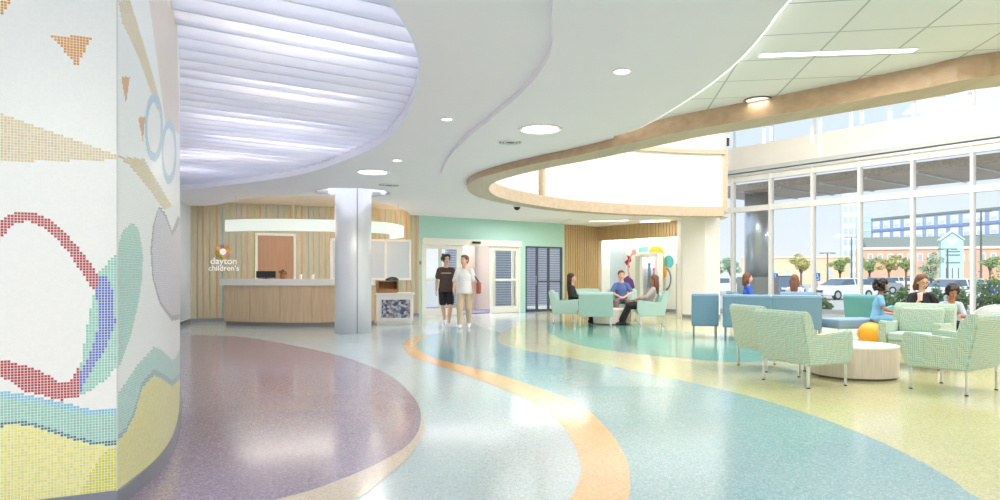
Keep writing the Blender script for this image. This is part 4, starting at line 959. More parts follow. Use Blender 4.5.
bm = bmesh.new(); box(bm, (0, .30, .36), (L_.L, .62, .18), bev=.035); mesh_obj('seat', bm, M_bluef, t, True)
for x in (-L_.L/2+.06, L_.L/2-.06):
    for y in (.05, .55): bm = bmesh.new(); cyl(bm, (x, y, 0), (x, y, .28), .014, seg=8); mesh_obj('leg', bm, M_leg, t)
t = empty('bench', (7.62, 11.65, 0), -.3, 'backless grey-blue bench behind the facing green armchair, seating the woman and child', 'bench')
bm = bmesh.new(); box(bm, (0, 0, .36), (1.5, .62, .18), bev=.035); mesh_obj('seat', bm, M_bluef, t, True)
for x in (-.68, .68):
    for y in (-.24, .24): bm = bmesh.new(); cyl(bm, (x, y, 0), (x, y, .28), .014, seg=8); mesh_obj('leg', bm, M_leg, t)
# seats of the pair beyond the couch
C1 = armchair('armchair', 'grey-blue armchair of the woman in the royal blue top, beyond the couch', outer=M_bluef, inner=M_bluef)
C1.location = (6.25, 17.0, 0); C1.rotation_euler = (0, 0, face(1, -.1))
dup(C1, (7.35, 16.6, 0), face(.3, .95), 'grey-blue armchair of the person with long brown hair, beyond the couch')
# round backed chair at the right
t = empty('lounge_chair', (7.60, 10.3, 0), face(.25, .97), 'pale grey chair with a rounded back behind the right-hand armchair', 'chair')
bm = bmesh.new()
pts = [(-.38, 0), (-.38, .30), (-.33, .46), (-.20, .56), (0, .60), (.20, .56), (.33, .46), (.38, .30), (.38, 0)]
prism(bm, [(x, -.25, z+.24) for x, z in pts], (0, .12, 0)); bmesh.ops.recalc_face_normals(bm, faces=bm.faces); bmesh.ops.bevel(bm, geom=bm.edges[:], offset=.03, segments=3, affect='EDGES')
mesh_obj('backrest', bm, mat('fabric_pale_grey', rgb(196, 204, 196), .8, var=.12, scale=70), t, True)
bm = bmesh.new(); box(bm, (0, .10, .32), (.70, .60, .20), bev=.05); mesh_obj('seat', bm, mat('fabric_pale_grey', rgb(196, 204, 196), .8), t, True)
for x in (-.28, .28):
    for y in (-.15, .32): bm = bmesh.new(); cyl(bm, (x, y, 0), (x, y, .22), .015, seg=8); mesh_obj('leg', bm, M_leg, t)
# amber ball stool
t = empty('ball_stool', PD(871, 12.08, 0), 0, 'amber round pouf between the drum table and the bench', 'stool')
bm = bmesh.new(); sph(bm, (0, 0, .215), .22, (1, 1, .95), seg=28); mesh_obj('pouf_body', bm, mat('amber_vinyl', rgb(244, 170, 40), .4, var=.03), t, True)
bm = bmesh.new(); cyl(bm, (0, 0, 0), (0, 0, .02), .12, seg=20); mesh_obj('base_ring', bm, M_black, t)
# small wooden side table by the girl
t = empty('side_table', PD(897, 12.95, 0), 0, 'small brown wooden side table between the girl and the woman in black', 'side table')
bm = bmesh.new(); box(bm, (0, 0, .53), (.46, .46, .03), bev=.008); mesh_obj('table_top', bm, wood_mat('walnut_light', rgb(176, 120, 84), rgb(196, 140, 100), .4), t)
for x in (-.19, .19):
    for y in (-.19, .19): bm = bmesh.new(); cyl(bm, (x, y, 0), (x, y, .52), .018, .022, 8); mesh_obj('leg', bm, wood_mat('walnut_light', rgb(176, 120, 84), rgb(196, 140, 100)), t)
# floor sign standard beside the pillar (thin grey post)
t = empty('sanitizer_stand', PD(676.5, 19.9, 0), 0, 'slim grey post stand on the floor left of the white pillar', 'stand')
bm = bmesh.new(); cyl(bm, (0, 0, .015), (0, 0, 1.62), .022, seg=12); mesh_obj('pole', bm, mat('post_grey', rgb(176, 172, 168), .4, .3), t)
bm = bmesh.new(); cyl(bm, (0, 0, 0), (0, 0, .015), .14, seg=24); mesh_obj('base', bm, mat('post_grey', rgb(176, 172, 168), .4, .3), t)
# ------------------------------------------------------------------ people
SKIN = mat('skin_light', rgb(226, 180, 152), .5, var=.05); SKIN2 = mat('skin_tan', rgb(178, 124, 92), .5, var=.05)
def bake(bm, name, m, parent, vox, smooth=2):
    bmesh.ops.recalc_face_normals(bm, faces=bm.faces)
    me = bpy.data.meshes.new(name); bm.to_mesh(me); bm.free(); o = bpy.data.objects.new(name, me); COL.objects.link(o)
    r = o.modifiers.new('r', 'REMESH'); r.mode = 'VOXEL'; r.voxel_size = vox; r.use_smooth_shade = True
    if smooth: s = o.modifiers.new('s', 'SMOOTH'); s.iterations = smooth; s.factor = .5
    bpy.context.view_layer.update()
    m2 = bpy.data.meshes.new_from_object(o.evaluated_get(bpy.context.evaluated_depsgraph_get())); bpy.data.objects.remove(o)
    m2.materials.clear(); m2.materials.append(m); ob = bpy.data.objects.new(name, m2); COL.objects.link(ob); ob.parent = parent
    m2.polygons.foreach_set('use_smooth', [True]*len(m2.polygons)); return ob
def cap(bm, a, b, r0, r1, seg=12):
    a = Vector(a); b = Vector(b)
    if (b-a).length > 1e-4: cyl(bm, a, b, r0, r1, seg)
    sph(bm, a, r0, seg=seg); sph(bm, b, r1, seg=seg)
def ell0(bm, c, r, fwd=None, up=None, seg=16):     # r = (side, fore-aft, vertical)
    if fwd is None: sph(bm, c, 1, r, seg=seg); return
    f = Vector(fwd).normalized(); u = Vector(up or (0, 0, 1)); s = f.cross(u).normalized(); u = s.cross(f).normalized()
    sph(bm, c, 1, r, Matrix((s, f, u)).transposed(), seg)
def limb_ell(bm, a, b, side, r0, r1):              # flattened segments for the trunk: r=(side, depth)
    a = Vector(a); b = Vector(b); u = (b-a).normalized(); s = Vector(side); s = (s-u*s.dot(u)).normalized(); f = u.cross(s); N = 7
    R = Matrix((s, f, u)).transposed()
    for i in range(N+1):
        k = i/N; rs = r0[0]+(r1[0]-r0[0])*k; rd = r0[1]+(r1[1]-r0[1])*k; sph(bm, a+(b-a)*k, 1, (rs, rd, min(rs, rd)*.9), R, 14)
def V3(*a): return Vector(a)
def person(J, name, label, skin, hair, hair_style, wear, loc, rz, scale=1, vox=.011, cat='person', look=0, tilt=0, female=False):
    """J: joints in a frame facing +Y, person's right hand at +X; lengths in metres"""
    t = empty(name, loc, rz, label, cat); t.scale = (scale,)*3
    pel, che, nk = V3(*J['pelvis']), V3(*J['chest']), V3(*J['neck'])
    sh = [V3(*J['sh_r']), V3(*J['sh_l'])]; el = [V3(*J['el_r']), V3(*J['el_l'])]; wr = [V3(*J['wr_r']), V3(*J['wr_l'])]
    hp = [V3(*J['hip_r']), V3(*J['hip_l'])]; kn = [V3(*J['kn_r']), V3(*J['kn_l'])]; an = [V3(*J['an_r']), V3(*J['an_l'])]
    side = (sh[0]-sh[1]).normalized(); up = (nk-pel).normalized(); k_ = .92 if female else 1
    yaw = Matrix.Rotation(look, 3, 'Z'); hf = yaw @ V3(0, 1, 0); hf = (hf+V3(0, 0, tilt)).normalized(); hs = yaw @ V3(1, 0, 0); hu = hs.cross(hf).normalized()
    hc = nk+V3(*J.get('head', (0, .02, .135)))
    H = Matrix((hs, hf, hu)).transposed(); HS = 1.10
    def hp_(x, y, z): return hc+H @ V3(x*HS, y*HS, z*HS)
    def ell(bm, c, r, fwd=None, up=None, seg=16): ell0(bm, c, [q*HS for q in r], fwd, up, seg)
    bm = bmesh.new()
    limb_ell(bm, pel, pel+(che-pel)*.5, side, (.142, .100), (.118*k_, .090)); limb_ell(bm, pel+(che-pel)*.5, che, side, (.118*k_, .090), (.138*k_, .102)); limb_ell(bm, che, nk-up*.08, side, (.138*k_, .102), (.09, .065))
    cap(bm, nk-up*.09, nk+(hc-nk)*.6, .060*k_, .054*k_)
    # head
    ell(bm, hp_(0, -.010, .030), (.074, .094, .088), hf, hu, 18); ell(bm, hp_(0, .026, -.035), (.054, .060, .072), hf, hu, 16); ell(bm, hp_(0, .055, -.082), (.024, .022, .020), hf, hu)
    ell(bm, hp_(0, .092, -.018), (.013, .017, .026), hf, hu, 10); ell(bm, hp_(0, .082, .010), (.010, .012, .026), hf, hu, 10)
    for s in (-1, 1): ell(bm, hp_(s*.076, -.005, -.010), (.010, .020, .030), hf, hu, 10); ell(bm, hp_(s*.040, .060, -.025), (.022, .020, .022), hf, hu, 10)
    for i in (0, 1):
        cap(bm, sh[i], el[i], .050*k_, .038*k_); cap(bm, el[i], wr[i], .039*k_, .026*k_); cap(bm, nk-up*.09, sh[i], .05*k_, .052*k_)
        cap(bm, hp[i], kn[i], .082, .054); cap(bm, kn[i]+(an[i]-kn[i])*.0, kn[i]+(an[i]-kn[i])*.35, .054, .052); cap(bm, kn[i]+(an[i]-kn[i])*.35, an[i], .052, .034)
        # hand: palm, four fingers of different lengths with a bend, thumb from the side of the palm
        d = V3(*J.get('hd_r' if i == 0 else 'hd_l', tuple((wr[i]-el[i]).normalized()))).normalized()
        pn = V3(*J.get('pn_r' if i == 0 else 'pn_l', (-1 if i == 0 else 1, 0, 0))); pn = (pn-d*pn.dot(d)).normalized()      # the way the palm faces
        ac = d.cross(pn)*(1 if i == 0 else -1)
        R = Matrix((ac, pn, d)).transposed(); sph(bm, wr[i]+d*.045, 1, (.040, .016, .048), R, 12)
        for q, (off, ln) in enumerate(((-.028, .062), (-.010, .074), (.009, .070), (.027, .056))):
            a_ = wr[i]+d*.075+ac*off; b_ = a_+d*ln*.5+pn*.006; c_ = b_+d*ln*.38+pn*.022; cap(bm, a_, b_, .0095, .009, 8); cap(bm, b_, c_, .009, .008, 8)
        th = wr[i]+d*.022-ac*.034; tb = th+d*.032-ac*.022+pn*.010; cap(bm, th, tb, .012, .010, 8); cap(bm, tb, tb+d*.026-ac*.004+pn*.010, .010, .009, 8)
        # foot
        fd = V3(*J.get('fd_r' if i == 0 else 'fd_l', (0, 1, 0))).normalized(); a_ = an[i]; cap(bm, a_-fd*.03+V3(0, 0, -.04), a_+fd*.13+V3(0, 0, -.055), .036, .028)
    body = bake(bm, 'body', skin, t, vox)
    # face details
    for s in (-1, 1):
        bm = bmesh.new(); ell(bm, hp_(s*.031, .078, .004), (.013, .006, .007), hf, hu, 10); e_ = mesh_obj('eye', bm, mat('eye_white', rgb(236, 232, 226), .3), t, True)
        bm = bmesh.new(); ell(bm, hp_(s*.031, .083, .004), (.006, .004, .006), hf, hu, 8); mesh_obj('iris', bm, mat('iris_dark', rgb(50, 36, 30), .3), e_, True)
        bm = bmesh.new(); ell(bm, hp_(s*.031, .083, .024), (.018, .005, .004), hf, hu, 8); mesh_obj('eyebrow', bm, hair, t, True)
    bm = bmesh.new(); ell(bm, hp_(0, .082, -.055), (.024, .006, .007), hf, hu, 10); mesh_obj('mouth', bm, mat('lips', rgb(184, 96, 88), .4), t, True)
    # hair
    bm = bmesh.new(); hs_ = hair_style
    ell(bm, hp_(0, -.026, .048), (.086, .100, .086), hf, hu, 18)
    if hs_ == 'short': ell(bm, hp_(0, .030, .095), (.062, .052, .030), hf, hu, 12); ell(bm, hp_(0, -.060, .0), (.072, .050, .070), hf, hu)
    if hs_ == 'mop':
        for k in range(40):
            a_ = random.uniform(0, 2*PI); z_ = random.uniform(-.05, .11); r_ = math.sqrt(max(0, 1-((z_-.03)/.105)**2)); y_ = -.02+.092*r_*math.sin(a_)
            if y_ > .05 and z_ < .055: continue
            sph(bm, hp_(.086*r_*math.cos(a_), y_, z_+.014), .034, seg=8)
    if hs_ in ('long', 'bob'):
        ln = .30 if hs_ == 'long' else .15
        for s in (-1, 1): cap(bm, hp_(s*.062, -.02, .04), hp_(s*.084, -.03, -.06), .036, .036); cap(bm, hp_(s*.084, -.03, -.06), hp_(s*.078, -.015, -ln*.75), .036, .022)
        for x in (-.04, 0, .04): cap(bm, hp_(x, -.075, .03), hp_(x*1.3, -.085, -.10), .045, .044); cap(bm, hp_(x*1.3, -.085, -.10), hp_(x*1.3, -.09, -ln), .044, .026)
    if hs_ == 'puff':
        for k in range(64):
            a_ = random.uniform(0, 2*PI); z_ = random.uniform(-.08, .10); r_ = math.sqrt(max(0, 1-(z_/.13)**2)); y_ = -.022+.108*r_*math.sin(a_)
            if y_ > .035 and z_ < .045: continue
            sph(bm, hp_(.115*r_*math.cos(a_), y_, z_+.02), .040, seg=8)
    bake(bm, 'hair', hair, t, .011, 1)
    # clothing
    for wn, kind, m, prm in wear:
        bm = bmesh.new()
        if kind == 'top':           # prm: sleeve fraction (0..2), hem drop, looseness
            sl, hem, g = prm
            lo = pel-up*hem
            mid_ = pel+(che-pel)*.5; s_ = (side-up*side.dot(up)).normalized(); f_ = up.cross(s_); N = 20
            ra = (.166+g, .122+g); rb = (.134*k_+g, .104+g)
            va = [bm.verts.new(lo+s_*ra[0]*math.cos(q*2*PI/N)+f_*ra[1]*math.sin(q*2*PI/N)) for q in range(N)]
            vb = [bm.verts.new(mid_+up*.02+s_*rb[0]*math.cos(q*2*PI/N)+f_*rb[1]*math.sin(q*2*PI/N)) for q in range(N)]
            bm.faces.new(va); bm.faces.new(vb)
            for q in range(N): bm.faces.new((va[q], va[(q+1) % N], vb[(q+1) % N], vb[q]))
            limb_ell(bm, mid_, che, side, (.130*k_+g, .100+g), (.150*k_+g, .112+g)); limb_ell(bm, che, nk-up*.085, side, (.150*k_+g, .112+g), (.095, .068))
            for i in (0, 1):
                cap(bm, nk-up*.070, sh[i], .046, .058+g*.4)
                f1 = min(1, sl); cap(bm, sh[i], sh[i]+(el[i]-sh[i])*f1, .058+g*.5, (.056+g*.6) if sl < 1 else .048+g*.5)
                if sl > 1: cap(bm, el[i], el[i]+(wr[i]-el[i])*(sl-1), .048+g*.5, .036+g*.5)
        if kind == 'legs':          # prm: length fraction (0..2), looseness
            ln, g = prm
            limb_ell(bm, pel-V3(0, 0, .02), pel+up*.08, side, (.148+g*.6, .106+g*.6), (.138+g*.3, .100+g*.3))
            for i in (0, 1):
                f1 = min(1, ln); cap(bm, hp[i], hp[i]+(kn[i]-hp[i])*f1, .088+g*.5, .070+g*1.3)
                if ln > 1: cap(bm, kn[i], kn[i]+(an[i]-kn[i])*(ln-1), .066+g, .050+g)
        if kind == 'shoes':
            for i in (0, 1):
                fd = V3(*J.get('fd_r' if i == 0 else 'fd_l', (0, 1, 0))).normalized(); a_ = an[i]
                cap(bm, a_-fd*.045+V3(0, 0, -.045), a_+fd*.145+V3(0, 0, -.060), .046, .036); cap(bm, a_-fd*.02+V3(0, 0, -.02), a_+fd*.03+V3(0, 0, -.04), .045, .044)
        if kind == 'dress':         # skirt over the thighs
            ln, g = prm
            for i in (0, 1): cap(bm, hp[i], hp[i]+(kn[i]-hp[i])*ln, .10+g, .095+g)
            cap(bm, (hp[0]+hp[1])/2, (kn[0]+kn[1])/2*ln+(hp[0]+hp[1])/2*(1-ln), .11+g, .09+g)
        bake(bm, wn, m, t, .012, 2)
    return t, hp_
def stand(dx=0): 
    return dict(pelvis=(0, 0, .95), chest=(0, .0, 1.25), neck=(0, 0, 1.49), sh_r=(.155, 0, 1.375), sh_l=(-.155, 0, 1.375), hip_r=(.09, 0, .90), hip_l=(-.09, 0, .90))
# standing height about 1.74
J = stand(); J.update(el_r=(.22, -.05, 1.12), wr_r=(.24, .05, .88), el_l=(-.22, .05, 1.12), wr_l=(-.20, .18, .90), kn_r=(.07, .02, .49), an_r=(.03, -.24, .16), kn_l=(-.10, .14, .49), an_l=(-.06, .20, .10), fd_r=(0, .9, -.25), fd_l=(0, 1, .0))
M_hair_b = mat('hair_dark_brown', rgb(56, 40, 34), .6, var=.3, scale=60); M_hair_k = mat('hair_black', rgb(32, 26, 26), .55, var=.3, scale=60)
M_hair_g = mat('hair_grey_brown', rgb(120, 92, 76), .6, var=.3, scale=60); M_hair_m = mat('hair_brown', rgb(106, 70, 50), .6, var=.3, scale=60)
M_shoe = mat('shoe_white', rgb(236, 234, 230), .5)
DARKT = mat('tshirt_dark_brown', rgb(84, 66, 60), .8, var=.12, scale=20); BLK = mat('cloth_black', rgb(34, 32, 36), .8, var=.1); WHS = mat('shirt_white', rgb(238, 236, 234), .8, var=.03)
TAN = mat('trousers_beige', rgb(206, 184, 154), .8, var=.05); 
p1 = PD(446, 16.45); p2 = PD(464.5, 16.1)
t1, _ = person(J, 'person', 'walking person in a dark brown T-shirt and black shorts, curly dark hair', SKIN, M_hair_b, 'mop',
    [('t_shirt', 'top', DARKT, (.62, .10, .022)), ('shorts', 'legs', BLK, (.72, .022)), ('shoes', 'shoes', M_shoe, ())], (p1.x, p1.y, 0), PI+.10, 1.02, look=.35)
bm = bmesh.new(); box(bm, (0, .137, 1.30), (.24, .006, .028)); mesh_obj('chest_stripe', bm, mat('stripe_pink', rgb(190, 160, 160), .8), t1)
J2 = stand(); J2.update(el_r=(.23, .0, 1.13), wr_r=(.24, .18, .95), el_l=(-.23, -.03, 1.13), wr_l=(-.24, .05, .88), kn_r=(.10, .10, .49), an_r=(.10, .12, .10), kn_l=(-.09, -.02, .49), an_l=(-.09, -.18, .12), fd_l=(0, .9, -.25))
t2, _ = person(J2, 'person', 'walking person in a white short-sleeved shirt and beige trousers with shoulder bag', SKIN, M_hair_g, 'short',
    [('shirt', 'top', WHS, (.78, .12, .028)), ('trousers', 'legs', TAN, (1.9, .012)), ('shoes', 'shoes', M_shoe, ())], (p2.x, p2.y, 0), PI-.08, 1.0, look=-.55)
# brown shoulder bag carried by the person in white
R_ = Matrix.Rotation(PI-.08, 3, 'Z'); bag = R_ @ V3(-.34, -.04, .92); 
t = empty('shoulder_bag', (p2.x+bag.x, p2.y+bag.y, .84), PI-.08, 'russet brown shoulder bag hanging at the side of the person in white', 'bag')
bm = bmesh.new(); box(bm, (0, 0, .13), (.10, .26, .28), bev=.03); mesh_obj('bag_body', bm, mat('leather_russet', rgb(164, 84, 62), .5, var=.1), t, True)
bm = bmesh.new(); cap(bm, (0, -.10, .26), (.19, -.02, .58), .012, .012, 8); cap(bm, (0, .10, .26), (.19, .02, .58), .012, .012, 8); mesh_obj('strap', bm, mat('strap_dark', rgb(96, 84, 84), .6), t, True)

def sit(lean=0, spread=.0, kz=.50, z=.52):
    l = math.sin(lean); c = math.cos(lean)
    return dict(pelvis=(0, 0, z), chest=(0, -.30*l, z+.30*c), neck=(0, -.54*l, z+.54*c), sh_r=(.148, -.42*l, z+.425*c), sh_l=(-.148, -.42*l, z+.425*c), hip_r=(.09, .02, z-.01), hip_l=(-.09, .02, z-.01),
                kn_r=(.11+spread, .42, kz), kn_l=(-.11-spread, .42, kz), an_r=(.11+spread, .50, .10), an_l=(-.11-spread, .50, .10),
                el_r=(.22, .05-.25*l, z+.20), el_l=(-.22, .05-.25*l, z+.20), wr_r=(.10, .27, z+.14), wr_l=(-.10, .27, z+.14), hd_r=(-.4, .9, -.1), hd_l=(.4, .9, -.1), pn_r=(0, 0, -1), pn_l=(0, 0, -1))
# far left woman
J = sit(.10); person(J, 'person', 'seated woman in a black jacket with long dark hair, left of the distant group', SKIN, M_hair_b, 'long',
    [('top', 'top', mat('blouse_white', rgb(226, 224, 222), .8), (.3, 0, .0)), ('jacket', 'top', BLK, (1.9, .04, .012)), ('trousers', 'legs', BLK, (1.9, .006)), ('shoes', 'shoes', BLK, ())], (1.96, 17.87, .0), face(1, -.30), 1.0, female=True, look=.1)
# man in blue
J = sit(.08, .05); J.update(el_r=(.26, .08, .74), wr_r=(.06, .26, .64), el_l=(-.26, .08, .74), wr_l=(-.04, .28, .62), hd_r=(-1, .2, -.1), hd_l=(1, .3, -.1))
person(J, 'person', 'seated man in a blue T-shirt with a white chest badge, arms folded low', SKIN, M_hair_m, 'short',
    [('t_shirt', 'top', mat('tshirt_slate_blue', rgb(84, 108, 160), .8, var=.08), (.75, .04, .014)), ('trousers', 'legs', mat('trousers_grey_brown', rgb(128, 112, 106), .8), (1.9, .01)), ('shoes', 'shoes', BLK, ())], (3.40, 18.68, .0), face(-.12, -1), 1.06, look=.1)
# right woman leaning back
J = sit(.42, 0, .50); J.update(head=(0, .03, .13), el_r=(.22, .0, .72), wr_r=(.12, .25, .66), el_l=(-.22, .0, .72), wr_l=(-.12, .25, .66), an_r=(.02, .66, .10), an_l=(-.10, .58, .10))
person(J, 'person', 'seated woman in a grey top and black trousers leaning back by the white pillar', SKIN2, M_hair_m, 'long',
    [('top', 'top', mat('top_grey', rgb(176, 164, 160), .8, var=.08), (1.5, .02, .008)), ('jacket', 'legs', BLK, (1.9, .012)), ('cardigan', 'dress', BLK, (.9, .0)), ('shoes', 'shoes', BLK, ())], (3.71, 16.95, .0), face(-.97, .15), 1.0, female=True, look=0)
# pair beyond the couch
J = sit(.05); person(J, 'person', 'seated person in a royal blue top beyond the couch, in profile', SKIN, M_hair_m, 'bob',
    [('top', 'top', mat('top_royal_blue', rgb(48, 96, 200), .8), (.8, .03, .01)), ('trousers', 'legs', mat('trousers_navy', rgb(56, 70, 110), .8), (1.9, .008)), ('shoes', 'shoes', BLK, ())], (6.33, 17.0, .0), face(1, -.1), 1.0, female=True)
J = sit(.05); person(J, 'person', 'seated person with long brown hair and white top seen from behind beyond the couch', SKIN, mat('hair_chestnut', rgb(120, 84, 62), .6, var=.3, scale=60), 'long',
    [('top', 'top', WHS, (1.8, .03, .01)), ('trousers', 'legs', BLK, (1.9, .008)), ('shoes', 'shoes', BLK, ())], (7.38, 16.7, .0), face(.55, .85), .97, female=True)
# girl in pale blue
J = sit(-.12, 0, .49); J.update(el_r=(.20, .12, .72), wr_r=(.10, .32, .66), el_l=(-.20, .10, .72), wr_l=(-.06, .30, .66))
girl_c = PD(877, 12.55)
person(J, 'person', 'seated girl in a pale blue dress with full dark hair, beside the amber pouf', SKIN2, M_hair_k, 'puff',
    [('dress_top', 'top', mat('dress_pale_blue', rgb(130, 190, 228), .8, var=.08), (.55, .04, .010)), ('skirt', 'dress', mat('dress_pale_blue', rgb(130, 190, 228), .8), (.75, .0)), ('shoes', 'shoes', M_shoe, ())], (girl_c.x, girl_c.y, .0), face(.85, -.45), .90, female=True)
# woman in black polo with glasses
J = sit(-.08); J.update(el_r=(.24, .10, .73), wr_r=(.16, .30, .82), el_l=(-.24, .10, .73), wr_l=(-.10, .30, .70), hd_r=(-.2, .5, .8), pn_r=(-1, 0, 0))
wc = PD(921, 11.55)
t3, hp3 = person(J, 'person', 'seated woman in a black polo shirt and glasses holding a pale cup', SKIN, M_hair_m, 'bob',
    [('polo_shirt', 'top', BLK, (.62, .03, .012)), ('trousers', 'legs', BLK, (1.9, .006)), ('shoes', 'shoes', BLK, ())], (wc.x, wc.y, .0), face(-.25, -.97), .97, female=True, look=.2, tilt=-.3)
bm = bmesh.new()
for s in (-1, 1):
    o8 = [hp3(s*.031+.022*math.cos(a_*PI/6), .092, .004+.016*math.sin(a_*PI/6)) for a_ in range(13)]
    for a_, b_ in zip(o8, o8[1:]): cap(bm, a_, b_, .0022, .0022, 5)
    cap(bm, hp3(s*.053, .090, .006), hp3(s*.076, -.01, .004), .002, .002, 5)
cap(bm, hp3(-.009, .094, .006), hp3(.009, .094, .006), .002, .002, 5); mesh_obj('glasses', bm, M_black, t3)
Rz = Matrix.Rotation(face(-.25, -.97), 3, 'Z'); cp = Rz @ V3(.13, .36, .86)
t = empty('paper_cup', (wc.x+cp.x, wc.y+cp.y, .85), 0, 'pale pink cup in the hand of the woman in black', 'cup')
bm = bmesh.new(); cyl(bm, (0, 0, 0), (0, 0, .12), .032, .04, 16); mesh_obj('cup_body', bm, mat('cup_pink', rgb(244, 214, 208), .5), t)
bm = bmesh.new(); cyl(bm, (0, 0, .12), (0, 0, .13), .043, .04, 16); mesh_obj('lid', bm, M_white, t)
# child leaning over
J = sit(-.55); J.update(el_r=(.20, .30, .66), wr_r=(.08, .42, .70), el_l=(-.20, .30, .66), wr_l=(-.08, .42, .70))
kc = PD(946, 11.5)
person(J, 'person', 'seated child with short black hair leaning forward beside the woman in black', SKIN2, M_hair_k, 'mop',
    [('shirt', 'top', mat('shirt_grey_blue', rgb(190, 204, 214), .8, var=.05), (.8, .03, .01)), ('trousers', 'legs', mat('trousers_navy', rgb(56, 70, 110), .8), (1.9, .006)), ('shoes', 'shoes', M_shoe, ())], (kc.x, kc.y, .0), face(-.25, -.97), .88, tilt=-.5)
# ------------------------------------------------------------------ outside
GZ = -.40
def G(px, Y, z=GZ): return PD(px, Y, z)
def zpx(y, Y): return HC+(HOR-y)*Y/FPX
bm = bmesh.new(); prism(bm, [(-60, 24.5, GZ-.1), (7.7, 24.4, GZ-.1), (29.9, -5.6, GZ-.1), (330, -60, GZ-.1), (330, 420, GZ-.1), (-200, 420, GZ-.1)], (0, 0, .1))
struct(mesh_obj('ground', bm, mat('asphalt_light', rgb(176, 178, 176), .9, var=.12, scale=3)))
bm = bmesh.new(); WIN.box(bm, -2, WIN.L, GZ, -.03, .22, 5.2); struct(mesh_obj('sidewalk', bm, mat('concrete_pale', rgb(214, 208, 196), .85, var=.06, scale=2)))
# canopy and its column
bm = bmesh.new(); WIN.box(bm, -1.2, WIN.L, 4.25, 4.50, 1.0, 4.6)
struct(mesh_obj('roof_canopy', bm, wood_mat('canopy_brown', rgb(168, 150, 140), rgb(196, 180, 168), .5, 'X', .6)))
t = .4
bm = bmesh.new()
while t < WIN.L: WIN.box(bm, t, t+.05, 4.20, 4.25, 1.0, 4.6, mi=0); t += 1.41
struct(mesh_obj('trim_8', bm, M_alu))
c_ = PD(757.5, 24.4); bm = bmesh.new(); cyl(bm, (c_.x, c_.y, 1.2), (c_.x, c_.y, 4.25), .45, seg=48)
struct(mesh_obj('exterior_column', bm, mat('zinc_column', rgb(220, 224, 228), .28, .75, var=.03), smooth=True))
bm = bmesh.new(); box(bm, (c_.x, c_.y, .40), (1.02, 1.02, 1.62), Matrix.Rotation(.3, 3, 'Z')); struct(mesh_obj('exterior_column_base', bm, mat('pier_grey', rgb(176, 180, 180), .7)))
# buildings
def wall_windows(bmw, L_, t0_, t1_, z0, z1, nx, nz, fx=.7, fz=.65, off=-.06, mi=0):
    for i in range(nx):
        for j in range(nz):
            a = t0_+(t1_-t0_)*(i+.5)/nx; hz = (z1-z0)/nz; b = z0+hz*(j+.5); hw = (t1_-t0_)/nx*fx/2
            yield a-hw, a+hw, b-hz*fz/2, b+hz*fz/2
M_blueg = mat('blue_glazing', rgb(150, 172, 204), .25, .1); M_wframe = mat('white_panel', rgb(226, 232, 236), .6); M_brick = mat('peach_brick', rgb(226, 176, 150), .85, var=.1, scale=1.2)
M_roofg = mat('grey_green_roof', rgb(128, 138, 134), .7, var=.06); M_pgl = mat('pale_glazing', rgb(190, 208, 222), .25)
def building(name, loc_px, label, parts):
    t = empty(name, (0, 0, 0), 0, label, 'building'); return t
# blue hospital block
HB = Line(G(864, 152)[:2], (PD(1200, 98).x, 98)); t = building('hospital_building', 0, 'long blue glazed multi-storey block rising behind the brick building', 0)
bm = bmesh.new(); HB.box(bm, 0, HB.L, GZ, 13.6, 0, 12); mesh_obj('wall', bm, M_blueg, t)
bm = bmesh.new(); HB.box(bm, 0, HB.L, 13.6, 14.0, -.2, 12); mesh_obj('roof', bm, M_roofg, t)
bm = bmesh.new(); HB.box(bm, 0, HB.L, 10.9, 11.3, -.15, 0); mesh_obj('floor_band', bm, mat('band_blue', rgb(120, 144, 190), .5), t)
n_ = 22
for z0, z1 in ((11.4, 13.3), (8.9, 10.8)):
    for a, b, c, d in wall_windows(None, HB, 2, HB.L, z0, z1, n_, 1, .62, .9):
        bm = bmesh.new(); HB.box(bm, a, b, c, d, -.1, 0); f = mesh_obj('window', bm, M_wframe, t)
        bm = bmesh.new(); HB.box(bm, a+.25, b-.25, c+.2, d-.9, -.14, -.1); mesh_obj('pane', bm, M_pgl, f)
# white tower
TB = Line(G(842, 140)[:2], G(860, 139)[:2]); t = building('white_tower', 0, 'tall white gridded tower left of the blue hospital block', 0)
bm = bmesh.new(); TB.box(bm, 0, TB.L, GZ, 19, 0, 2.5); mesh_obj('wall', bm, M_wframe, t)
for a, b, c, d in wall_windows(None, TB, .1, TB.L-.1, 0, 18.6, 3, 8, .72, .55):
    bm = bmesh.new(); TB.box(bm, a, b, c, d, -.06, 0); mesh_obj('window', bm, M_pgl, t)
TG = Line(G(861, 132)[:2], G(871, 132)[:2]); t = building('glass_stair_tower', 0, 'narrow pale glass stair tower between white tower and blue block', 0)
bm = bmesh.new(); TG.box(bm, 0, TG.L, GZ, 13.0, 0, 2); mesh_obj('wall', bm, mat('pale_green_glass', rgb(190, 214, 218), .3), t)
for k in range(7): bm = bmesh.new(); TG.box(bm, 0, TG.L, 1+k*1.8, 1.15+k*1.8, -.08, 0); mesh_obj('floor_band', bm, M_wframe, t)
